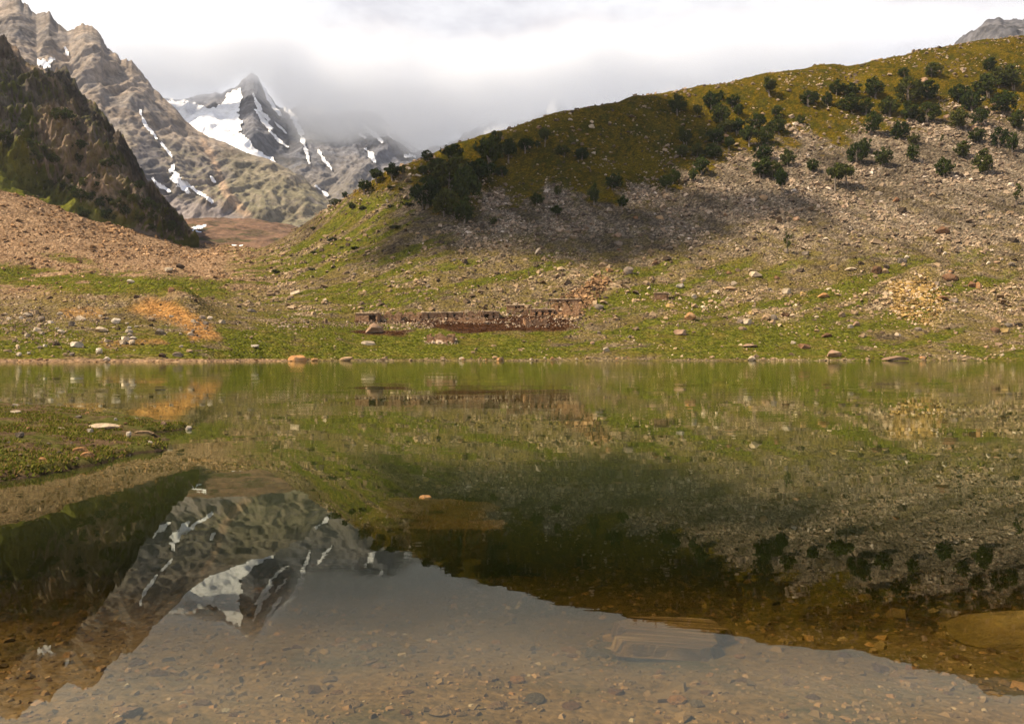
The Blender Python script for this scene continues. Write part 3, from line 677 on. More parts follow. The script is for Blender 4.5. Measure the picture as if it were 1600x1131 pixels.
# ------------------------------------------------------------------ SCREE: loose stones too many to count
def chunk_variants(n, seed):
    r = np.random.default_rng(seed)
    c = np.array([[x, y, z] for z in (-1, 1) for y in (-1, 1) for x in (-1, 1)], float)
    out = c[None] * (1 + r.uniform(-0.42, 0.15, (n, 8, 3)))
    out[:, 4:, :2] *= r.uniform(0.45, 0.9, (n, 1, 1))
    return out * 0.5
CHUNK_F = np.array([[0, 2, 3, 1], [4, 5, 7, 6], [0, 1, 5, 4], [2, 6, 7, 3], [0, 4, 6, 2], [1, 3, 7, 5]])
def rot_mats(n, tilt, r):
    a = r.uniform(0, 2 * np.pi, n); b = r.normal(0, tilt, n); c = r.normal(0, tilt, n)
    ca, sa, cb_, sb2, cc, sc = np.cos(a), np.sin(a), np.cos(b), np.sin(b), np.cos(c), np.sin(c)
    Rz = np.zeros((n, 3, 3)); Rz[:, 0, 0] = ca; Rz[:, 0, 1] = -sa; Rz[:, 1, 0] = sa; Rz[:, 1, 1] = ca; Rz[:, 2, 2] = 1
    Rx = np.zeros((n, 3, 3)); Rx[:, 0, 0] = 1; Rx[:, 1, 1] = cb_; Rx[:, 1, 2] = -sb2; Rx[:, 2, 1] = sb2; Rx[:, 2, 2] = cb_
    Ry = np.zeros((n, 3, 3)); Ry[:, 1, 1] = 1; Ry[:, 0, 0] = cc; Ry[:, 0, 2] = sc; Ry[:, 2, 0] = -sc; Ry[:, 2, 2] = cc
    return Rz @ Rx @ Ry
def scatter_mesh(name, pos, size, tint, flat=0.6, seed=1, tilt=0.35):
    n = len(pos); r = np.random.default_rng(seed)
    var = chunk_variants(24, seed)[r.integers(0, 24, n)]
    sc = np.stack([size * r.uniform(0.8, 1.5, n), size * r.uniform(0.7, 1.2, n), size * flat * r.uniform(0.6, 1.3, n)], -1)
    V = np.einsum('nij,nkj->nki', rot_mats(n, tilt, r), var * sc[:, None]) + pos[:, None]
    Fq = (CHUNK_F[None] + 8 * np.arange(n)[:, None, None]).reshape(-1, 4)
    return mesh_from(name, V.reshape(-1, 3), Fq, False, {'tint': np.repeat(tint, 8, axis=0)})
t = NT('loose_stone'); p = t.pos()
n1 = t.noise(p, 1.6, 3, 0.6)
M_stones = t.diffuse(t.mix(1.0, t.attr('tint').outputs['Color'], t.ramp(n1, [(0.3, (0.75, 0.75, 0.75)), (0.7, (1.2, 1.2, 1.2))]), 'MULTIPLY'), 0.95, None, 0.0)

sl = slice(SEG[0] + 1, sum(SEG[:6]) + 2)
Pa = GP[sl]; area = np.linalg.norm(np.cross(np.gradient(Pa, axis=1), np.gradient(Pa, axis=0)), axis=-1)
zone = np.ones(area.shape)
def S(a): return a[sl]
zone *= (1 - 0.90 * S(G)) * (1 - 0.86 * S(RG)) * (1 - 0.95 * S(soil)) * (1 - 0.7 * np.clip(S(orange), 0, 1))
jumble = np.exp(-((S(gv_) - 512) / 20) ** 2) * (S(gu_) < 330) * sstep(-0.3, 0.2, S(nz))
rubble = sstep(-8, 6, poly_sdf(S(gu_), S(gv_), [(860, 470), (900, 455), (935, 430), (955, 440), (930, 470), (905, 495), (865, 495)]))
zone = zone * (1 - 0.55 * S(pink)) + 3.0 * jumble + 4.0 * rubble + 2.0 * S(yellow)
zone *= 0.12 + 1.6 * np.clip(0.5 + 1.2 * S(nz2) + 0.9 * S(nz4), 0, 1) ** 1.5
near = 1.0 + 1.1 * (1 - sstep(300, 420, Pa[..., 1]))       # the near meadow's stones show down to a smaller size
pr = (area * zone * near).ravel(); pr /= pr.sum()
NS = 76000
ids = rng.choice(len(pr), NS, p=pr)
jit = rng.normal(0, 0.7, (NS, 2)); Ps = Pa.reshape(-1, 3)[ids].copy(); Ps[:, :2] += jit
yy = Ps[:, 1]
siz = np.exp(rng.normal(np.log(0.66), 0.60, NS)) * np.clip(yy / 400, 0.62, 1.6)
siz = np.clip(siz, 0.22, 3.6) * (1 - 0.30 * (yy < 335)); Ps[:, 2] += siz * 0.10
hue = rng.random(NS)
tint = lerp_col(hue, [(0, (0.10, 0.082, 0.066)), (0.15, (0.19, 0.15, 0.115)), (0.5, (0.33, 0.26, 0.185)), (0.8, (0.45, 0.36, 0.26)), (0.95, (0.56, 0.48, 0.38)), (1.0, (0.68, 0.62, 0.54))])
pk = S(pink).ravel()[ids]; yl = S(yellow).ravel()[ids]; rb = rubble.ravel()[ids]
tint = tint * (1 - pk[:, None]) + tint * np.array([1.05, 0.90, 0.78]) * pk[:, None]
tint = np.where((yl > 0.4)[:, None] & (hue < 0.75)[:, None], tint * np.array([1.0, 0.92, 0.55]), tint)
tint = tint * np.array([0.88, 0.77, 0.62]) * S(chute).ravel()[ids][:, None] ** 0.8 * (1 + S(high).ravel()[ids][:, None] * np.array([-0.05, 0.0, 0.16]))  # upper stones get the same painted shade tint
tint = np.where((rb > 0.4)[:, None], tint * np.array([0.86, 0.72, 0.60]), tint)
obj('scree', scatter_mesh('scree', Ps, siz, tint, 0.6, 3, 0.4), M_stones, kind='stuff', label='loose angular stones covering the hillside and shore')

# ------------------------------------------------------------------ BOULDERS one can pick out
def ico(sub):
    import bmesh
    bm = bmesh.new(); bmesh.ops.create_icosphere(bm, subdivisions=sub, radius=1.0)
    v = np.array([x.co[:] for x in bm.verts]); f = np.array([[w.index for w in x.verts] for x in bm.faces]); bm.free(); return v, f
ICO_V, ICO_F = ico(3)
def boulder_mesh(name, seed, cuts=11, rough=0.10):
    r = np.random.default_rng(seed); v = ICO_V.copy()
    for k in range(cuts):
        n = r.normal(size=3); n /= np.linalg.norm(n); d = r.uniform(0.52, 0.86)
        s = v @ n; v = v - np.clip(s - d, 0, None)[:, None] * n
    v += ICO_V * (rough * fbm(ICO_V * 1.7 + seed * 3.1, 3))[:, None]
    v -= (v.max(0) + v.min(0)) / 2; v /= (v.max(0) - v.min(0))
    return mesh_from(name, v, ICO_F, False)
RC = {'tan': ((0.27, 0.20, 0.14), (0.40, 0.31, 0.22), (0.52, 0.42, 0.31)), 'grey': ((0.13, 0.12, 0.12), (0.24, 0.22, 0.21), (0.36, 0.33, 0.31)),
      'orange': ((0.33, 0.18, 0.09), (0.48, 0.29, 0.15), (0.58, 0.42, 0.27)), 'dark': ((0.035, 0.03, 0.028), (0.07, 0.058, 0.05), (0.13, 0.105, 0.09)),
      'brown': ((0.12, 0.07, 0.045), (0.22, 0.135, 0.09), (0.32, 0.215, 0.15)), 'pale': ((0.42, 0.37, 0.30), (0.56, 0.51, 0.44), (0.70, 0.66, 0.60)),
      'pink': ((0.28, 0.19, 0.15), (0.40, 0.29, 0.23), (0.52, 0.41, 0.34)), 'yellow': ((0.30, 0.23, 0.10), (0.44, 0.34, 0.16), (0.56, 0.46, 0.27)), 'umber': ((0.06, 0.036, 0.014), (0.13, 0.082, 0.032), (0.22, 0.15, 0.06)), 'white': ((0.55, 0.53, 0.50), (0.68, 0.66, 0.63), (0.80, 0.79, 0.77))}
WARM = np.array([0.95, 0.86, 0.72])
RC = {k: tuple(tuple(float(x) for x in np.array(c) * WARM) for c in v) for k, v in RC.items()}
M_rock = {k: rock_mat(k + '_rock', *v, scale=1.0, bump=0.15) for k, v in RC.items()}
B_MESH = {}
def boulder_data(colour, k):
    if (colour, k) not in B_MESH:
        me = boulder_mesh('boulder', k * 7 + 3); me.materials.append(M_rock[colour]); B_MESH[colour, k] = me
    return B_MESH[colour, k]
brng = random.Random(5)
def boulder(u, v, w, h, colour, label, group=None, name='boulder', cat='boulder', deep=0.8):
    P = surf_g.hit(u, v + h * 0.42); s = P.y / F
    o = obj(name, boulder_data(colour, brng.randrange(8)), label=label, cat=cat, group=group)
    ww, hh = w * s * 1.08, h * s * 1.25
    o.scale = (ww, max(hh * 0.9, ww * deep), hh)
    o.location = P + Vector((0, o.scale[1] * 0.25, hh * 0.30))
    o.rotation_euler = (brng.uniform(-0.12, 0.12), brng.uniform(-0.12, 0.12), brng.uniform(-0.5, 0.5))
    return o
BOULDERS = [
 (585, 514, 26, 16, 'pink', 'large rounded pinkish grey boulder in front of the leftmost stone huts'),
 (575, 536, 23, 6, 'pale', 'flat pale slab lying in the meadow below the largest hut boulder'),
 (463, 562, 28, 10, 'orange', 'pale orange boulder on the waterline at the left end of the meadow'),
 (540, 564, 20, 7, 'tan', 'low tan boulder alone at the waterline below the huts'),
 (491, 563, 11, 5, 'orange', 'small orange stone just right of the orange waterline boulder'),
 (942, 414, 13, 8, 'tan', 'tan boulder at the upper end of the rubble slope above the huts'),
 (953, 422, 12, 7, 'orange', 'orange tan boulder in the rubble beside the grey block'),
 (982, 423, 15, 12, 'grey', 'rounded grey block at the right edge of the rubble slope'),
 (929, 452, 8, 6, 'dark', 'small dark block on grass left of the little lone hut'),
 (936, 480, 14, 9, 'grey', 'grey boulder right of the ruined huts'),
 (1079, 495, 17, 13, 'orange', 'square orange tan block standing alone on the green meadow'),
 (1084, 463, 9, 7, 'pale', 'small pale boulder right of the little lone hut'),
 (1048, 478, 14, 7, 'yellow', 'yellowish flat boulder just below the little lone hut'),
 (1168, 503, 16, 9, 'pale', 'pale right half of the split boulder pair on the meadow'),
 (1157, 502, 9, 7, 'grey', 'grey left half of the split boulder pair on the meadow'),
 (1161, 513, 12, 6, 'tan', 'small tan stone below the split boulder pair'),
 (1197, 497, 13, 10, 'tan', 'tan leaning boulder, left one of three in a row on the meadow'),
 (1211, 496, 11, 9, 'grey', 'grey boulder, middle one of three in a row on the meadow'),
 (1228, 492, 13, 7, 'brown', 'dark brown boulder, right one of three in a row on the meadow'),
 (1230, 456, 14, 10, 'pale', 'pale boulder on the slope above the three boulders in a row'),
 (1183, 429, 20, 9, 'pale', 'broad pale boulder below the leaning sapling'),
 (1138, 467, 9, 5, 'pale', 'small pale stone left of the two black goats'),
 (1174, 489, 9, 6, 'yellow', 'small yellowish stone below the two black goats'),
 (1142, 451, 21, 7, 'tan', 'long tan slab on the slope above the two black goats'),
 (1064, 520, 20, 9, 'pink', 'pinkish low boulder below the square orange block'),
 (1172, 540, 25, 6, 'pink', 'thin flat pinkish slab on the bright green shore grass'),
 (1175, 561, 12, 8, 'pale', 'pale stone at the waterline below the thin pinkish slab'),
 (963, 498, 10, 6, 'tan', 'tan stone on the meadow right of the lowest ruined wall'),
 (947, 465, 9, 4, 'dark', 'thin dark stone in grass above the grey boulder by the ruins'),
 (1304, 418, 13, 9, 'yellow', 'rounded yellow tan boulder on the lower scree beside the flat pale slab'),
 (1329, 421, 20, 6, 'pale', 'flat pale slab right of the rounded yellow tan boulder'),
 (1370, 422, 18, 12, 'brown', 'largest dark brown boulder of the cluster above the yellow stones'),
 (1386, 417, 9, 7, 'dark', 'black boulder at the right of the cluster above the yellow stones'),
 (1384, 424, 11, 9, 'tan', 'tan boulder in the cluster above the yellow stones'),
 (1417, 402, 7, 6, 'white', 'small white stone on top of the pale pile above the yellow stones'),
 (1411, 407, 14, 9, 'grey', 'pale grey boulder in the pile above the yellow stones'),
 (1413, 414, 9, 5, 'tan', 'small tan stone at the foot of the pale pile'),
 (1489, 433, 25, 11, 'brown', 'broad domed brown boulder right of the yellow stones'),
 (1485, 425, 9, 4, 'orange', 'small orange stone on the upper side of the domed brown boulder'),
 (1520, 445, 13, 10, 'brown', 'dark red brown block right of the domed boulder'),
 (1531, 447, 9, 12, 'orange', 'upright orange tan block next to the dark red brown one'),
 (1474, 466, 20, 7, 'brown', 'flat brown slab at the right edge of the yellow stones'),
 (1492, 470, 12, 7, 'grey', 'grey block just right of the flat brown slab'),
 (1288, 462, 18, 8, 'orange', 'orange brown boulder left of the yellow stones on thin grass'),
 (1256, 459, 10, 5, 'yellow', 'small yellowish stone near the orange brown boulder'),
 (1315, 492, 12, 8, 'tan', 'tan rounded boulder on the lower meadow left of the yellow stones'),
 (1339, 506, 11, 8, 'pink', 'pinkish boulder, right of a touching pair low on the meadow'),
 (1329, 510, 9, 6, 'pale', 'pale boulder, left of a touching pair low on the meadow'),
 (1293, 524, 16, 7, 'brown', 'brown low boulder in grass above the pink shore boulder'),
 (1305, 553, 23, 12, 'pink', 'pink boulder standing at the shore right of centre'),
 (1259, 541, 18, 8, 'brown', 'brownish boulder on shore grass left of the pink shore boulder'),
 (1398, 560, 40, 6, 'pink', 'long low pale slab at the waterline on the right'),
 (1577, 508, 11, 7, 'grey', 'grey block in the boulder group at the right edge above the shore'),
 (1592, 507, 11, 6, 'dark', 'dark boulder of the group at the right edge above the shore'),
 (1572, 517, 15, 8, 'yellow', 'yellowish boulder of the group at the right edge above the shore'),
 (1556, 516, 12, 9, 'brown', 'dark brown boulder at the left of the group at the right edge'),
 (1545, 411, 6, 5, 'white', 'tiny white stone high on the right edge scree'),
 (1469, 392, 9, 7, 'dark', 'dark boulder on the scree beside a small white stone'),
 (1477, 396, 7, 5, 'white', 'small white stone beside the dark boulder on the scree'),
 (1259, 396, 12, 7, 'grey', 'dark grey boulder on the scree right of the sapling'),
 (1252, 423, 12, 6, 'dark', 'flat dark boulder on the slope below the sapling'),
 (1346, 411, 9, 6, 'dark', 'small dark boulder above the flat pale slab'),
 (1465, 444, 7, 8, 'grey', 'upright grey stone at the top of the yellow stones'),
 (1411, 329, 14, 8, 'dark', 'dark flat boulder on the upper right scree below the bushes'),
 (1474, 361, 23, 14, 'brown', 'big red brown boulder on the upper right scree'),
 (1212, 357, 14, 8, 'dark', 'dark flat boulder on scree below the twin trunk tree'),
 (1579, 289, 11, 7, 'white', 'white stone on the scree near the right edge bush'),
 (1586, 375, 16, 8, 'dark', 'dark boulder at the right edge of the scree'),
 (281, 416, 14, 8, 'dark', 'dark grey block where the talus meets the valley meadow'),
 (262, 422, 16, 8, 'pale', 'low pale boulder left of the dark talus foot block'),
 (267, 453, 11, 8, 'brown', 'dark red brown boulder behind the orange mound'),
 (204, 440, 14, 6, 'white', 'white flat stone on the valley meadow behind the mound'),
 (214, 463, 11, 5, 'dark', 'dark stone on top of the mound'),
 (250, 519, 17, 10, 'grey', 'grey boulder with white top at the foot of the orange mound'),
 (63, 499, 13, 9, 'grey', 'grey boulder on the left among the pale stones'),
 (110, 506, 11, 8, 'grey', 'grey boulder in the middle of the pale stones at left'),
 (117, 539, 20, 9, 'white', 'broad white boulder in the stones near the left shore'),
 (87, 537, 11, 7, 'dark', 'dark boulder left of the broad white one'),
 (153, 549, 13, 10, 'white', 'white upright boulder near the left shore'),
 (166, 561, 10, 7, 'white', 'white stone standing on the left waterline'),
 (125, 498, 15, 7, 'pale', 'pale slab in the upper row of stones below the mound'),
 (180, 502, 13, 9, 'white', 'white block in the stones below the middle of the mound'),
 (157, 515, 20, 9, 'pale', 'long pale boulder in the stones below the mound'),
 (253, 555, 12, 7, 'dark', 'dark boulder on the left shore below the mound'),
 (277, 554, 15, 7, 'grey', 'grey boulder on the left shore right of the dark one'),
 (346, 503, 11, 6, 'pale', 'pale stone right of the orange mound'),
 (392, 485, 13, 6, 'grey', 'low grey boulder on the meadow right of the orange mound'),
 (29, 554, 8, 6, 'white', 'small white stone near the left edge shore'),
 (397, 541, 16, 5, 'white', 'white streaky stone by the inlet left of the meadow'),
 (1063, 447, 12, 7, 'white', 'white boulder leaning on the right side of the lone hut'),
]
for b in BOULDERS: boulder(*b)
# look-alikes scattered between them
CN = {'tan': 'tan', 'grey': 'grey', 'orange': 'orange', 'dark': 'blackish', 'brown': 'brown', 'pale': 'pale', 'pink': 'pinkish', 'yellow': 'yellowish', 'white': 'white'}
def nth(i, n):
    if i == 0: return 'leftmost'
    if i == n - 1: return 'rightmost'
    k = i + 1; return f"{k}{'th' if 10 < k % 100 < 14 else {1: 'st', 2: 'nd', 3: 'rd'}.get(k % 10, 'th')} from left" 
def scatter_boulders(n, us, vsr, wr, colours, label, group, name='boulder', cat='boulder'):
    k = 0; made = []
    while k < n:
        u = brng.uniform(*us); v = brng.uniform(*vsr)
        if any(abs(u - b[0]) < (b[2] + 10) * 0.6 and abs(v - b[1]) < b[3] + 5 for b in BOULDERS): continue
        if 545 < u < 915 and 462 < v < 545: continue
        rv = float(np.interp(u, [q[0] for q in RIDGE_UV], [q[1] for q in RIDGE_UV])) if u > 560 else 390
        if v < rv + 8: continue
        w = wr[0] + (wr[1] - wr[0]) * brng.random() ** 2.2; col = brng.choice(colours)
        made.append((u, col, boulder(u, v, w, w * brng.uniform(0.45, 0.75), col, label, group, name, cat))); k += 1
    for col in set(colours):
        row = sorted([q for q in made if q[1] == col], key=lambda q: q[0])
        for i, q in enumerate(row): q[2]['label'] = f'{CN[col]} {label}, {nth(i, len(row))} of that colour'
scatter_boulders(62, (900, 1600), (300, 470), (7, 13), ['tan', 'grey', 'pink', 'tan', 'grey', 'brown'], 'boulder in the right hillside scree', 'boulders in the right scree')
scatter_boulders(30, (920, 1600), (470, 556), (6, 11), ['tan', 'pale', 'tan', 'grey', 'pink'], 'small boulder on the right meadow', 'boulders on the right meadow')
scatter_boulders(34, (420, 760), (320, 460), (6, 12), ['tan', 'tan', 'yellow', 'grey', 'dark'], 'small boulder on the left spur', 'boulders on the left spur')
scatter_boulders(44, (4, 330), (490, 555), (6, 13), ['pale', 'pale', 'tan', 'grey', 'white'], 'block in the left shore jumble', 'stones of the left shore jumble')
scatter_boulders(30, (700, 1580), (90, 220), (6, 12), ['tan', 'pale', 'pink'], 'rock in the ridge top grass', 'rocks on the grassy ridge')
scatter_boulders(30, (440, 1590), (558, 562), (4, 9), ['pale', 'tan', 'tan', 'orange'], 'small stone on the far waterline', 'stones of the far waterline', 'stone', 'stone')

# ------------------------------------------------------------------ TREES
def tube(pts, rad, n=6):
    pts = np.array(pts, float); rad = np.array(rad, float); V = []; Fc = []
    for i, (p, r) in enumerate(zip(pts, rad)):
        d = pts[min(i + 1, len(pts) - 1)] - pts[max(i - 1, 0)]; d /= np.linalg.norm(d) + 1e-9
        a = np.cross(d, [0.3, 0.9, 0.1]); a /= np.linalg.norm(a) + 1e-9; b = np.cross(d, a)
        for k in range(n):
            w = 2 * np.pi * k / n; V.append(p + r * (np.cos(w) * a + np.sin(w) * b))
    for i in range(len(pts) - 1):
        for k in range(n): Fc.append([i * n + k, i * n + (k + 1) % n, (i + 1) * n + (k + 1) % n, (i + 1) * n + k])
    return np.array(V), np.array(Fc)
def join(parts):
    V, Fc, o = [], [], 0
    for v, f in parts: V.append(v); Fc.append(f + o); o += len(v)
    return np.concatenate(V), np.concatenate(Fc)
def make_crown(seed, kind, n_clump, per, leaf):
    r = np.random.default_rng(seed)
    lo = {'bush': 0.05, 'tree': 0.30, 'flat': 0.42, 'tall': 0.10, 'sapling': 0.28}[kind]
    cen = []
    while len(cen) < n_clump:
        d = r.normal(size=3); d /= np.linalg.norm(d); k = r.uniform(0.25, 1.0) ** 0.5
        c = d * k * np.array([0.40, 0.40, 0.42])
        if kind == 'sapling': c *= np.array([0.8, 0.8, 1.0])
        c[2] = lo + (c[2] + 0.5) * (1 - lo)
        cen.append(c)
    V = []
    for c in cen:
        rad = r.uniform(0.07, 0.17) * (0.8 if kind == 'sapling' else 1)
        m = int(per * r.uniform(0.6, 1.3))
        d = r.normal(size=(m, 3)); d /= np.linalg.norm(d, axis=1, keepdims=True)
        p = c + d * (rad * r.uniform(0.3, 1, (m, 1)) ** 0.6) * np.array([1.15, 1.15, 0.85])
        a = r.normal(size=(m, 3)); a /= np.linalg.norm(a, axis=1, keepdims=True); b = np.cross(a, r.normal(size=(m, 3))); b /= np.linalg.norm(b, axis=1, keepdims=True)
        s = leaf * r.uniform(0.6, 1.3, (m, 1))
        V.append(np.stack([p - a * s - b * s * 0.55, p + a * s * 0.2 - b * s * 0.7, p + a * s + b * s * 0.4, p - a * s * 0.3 + b * s * 0.7], 1))
    V = np.concatenate(V); n = len(V); V = V.reshape(-1, 3); V[:, 2] = np.maximum(V[:, 2], 0.0)
    tone = np.repeat(r.uniform(0.65, 1.35, n), 4)
    return mesh_from('crown', V, np.arange(4 * n).reshape(n, 4), False, {'tint': np.stack([tone] * 3, -1)})
def make_trunk(seed, kind):
    r = np.random.default_rng(seed + 50); parts = []
    stems = {'bush': 3, 'tree': 1, 'flat': 2, 'tall': 1, 'sapling': 2}[kind]
    for s in range(stems):
        x0, y0 = (r.uniform(-0.12, 0.12), r.uniform(-0.06, 0.06)) if stems > 1 else (0, 0)
        if kind == 'flat': x0 = (-0.22, 0.26)[s]
        rb = {'bush': 0.022, 'tree': 0.045, 'flat': 0.030, 'tall': 0.04, 'sapling': 0.020}[kind]
        top = np.array([x0 * 0.6 + r.uniform(-0.08, 0.08), y0 + r.uniform(-0.08, 0.08), 0.62])
        base = np.array([x0, y0, -0.10]); mid = (base + top) / 2 + r.normal(0, 0.025, 3)
        parts.append(tube([base, mid, top], [rb * 1.25, rb * 0.9, rb * 0.45]))
        for k in range(4):
            f = r.uniform(0.35, 0.95); st = base + (top - base) * f; e = st + np.array([r.uniform(-0.3, 0.3), r.uniform(-0.3, 0.3), r.uniform(0.08, 0.28)])
            parts.append(tube([st, (st + e) / 2 + [0, 0, 0.02], e], [rb * 0.5, rb * 0.35, rb * 0.15], 5))
    return mesh_from('trunk', *join(parts), True)
t = NT('foliage'); oi = t.n('ShaderNodeObjectInfo').outputs['Random']
c = t.ramp(oi, [(0, (0.028, 0.044, 0.009)), (0.5, (0.050, 0.066, 0.013)), (1, (0.078, 0.082, 0.018))])
c = t.mix(1.0, c, t.attr('tint').outputs['Color'], 'MULTIPLY')
b1 = t.n('ShaderNodeBsdfPrincipled', {'Base Color': c, 'Roughness': 0.8, 'Specular IOR Level': 0.05}); b2 = t.n('ShaderNodeBsdfTranslucent', {'Color': c})
M_leaf = t.surface(t.n('ShaderNodeMixShader', {0: 0.25, 1: b1.outputs[0], 2: b2.outputs[0]}).outputs[0])
t = NT('bark'); p = t.pos(); M_bark = t.diffuse(t.ramp(t.noise(p, 8.0, 4), [(0.3, (0.10, 0.075, 0.055)), (0.7, (0.30, 0.25, 0.20))]), 0.9)
PROTO = {}
for kind, n in (('bush', 4), ('tree', 3), ('flat', 1), ('tall', 2), ('sapling', 1)):
    for k in range(n):
        cr = make_crown(k * 13 + len(kind), kind, {'bush': 34, 'tree': 34, 'flat': 34, 'tall': 30, 'sapling': 14}[kind], 42, 0.043 if kind != 'sapling' else 0.034)
        tr_ = make_trunk(k * 13 + len(kind), kind); cr.materials.append(M_leaf); tr_.materials.append(M_bark)
        PROTO.setdefault(kind, []).append((cr, tr_))
trng = random.Random(9)
def tree(surf, u, v, w, h, kind, label, group=None, cat='tree', name='hillside_tree', sink=0.03):
    P = surf.hit(u, v); s = P.y / F
    cr, tr_ = PROTO[kind][trng.randrange(len(PROTO[kind]))]
    e = bpy.data.objects.new(name, None); COL.objects.link(e); tag(e, label, cat, group)
    e.location = P - Vector((0, 0, h * s * sink)); e.scale = (w * s * 1.25, w * s * 1.15, h * s * 1.12)
    e.rotation_euler = (0, 0, trng.uniform(-0.6, 0.6) if kind == 'flat' else trng.uniform(0, 6.28))
    e.empty_display_size = 0.2
    obj('trunk', tr_, parent=e); obj('crown', cr, parent=e)
    return e
ORD = ['first', 'second', 'third', 'fourth', 'fifth', 'sixth', 'seventh', 'eighth', 'ninth', 'tenth', 'eleventh', 'twelfth', 'thirteenth', 'fourteenth', 'fifteenth', 'sixteenth', 'seventeenth', 'eighteenth']
def z4(l): return [(1000 + x / 2.667, 50 + y / 2.667, w / 2.667, h / 2.667, k) for x, y, w, h, k in l]
def z3(l): return [(600 + x / 3.77, 100 + y / 3.77, w / 3.77, h / 3.77, k) for x, y, w, h, k in l]
def z2(l): return [(250 + x / 3.533, 80 + y / 3.533, w / 3.533, h / 3.533, k) for x, y, w, h, k in l]
LOOK = {'bush': 'bushy tree', 'tree': 'dark tree', 'flat': 'flat crowned twin trunk tree', 'tall': 'tall narrow tree', 'sapling': 'thin sapling'}
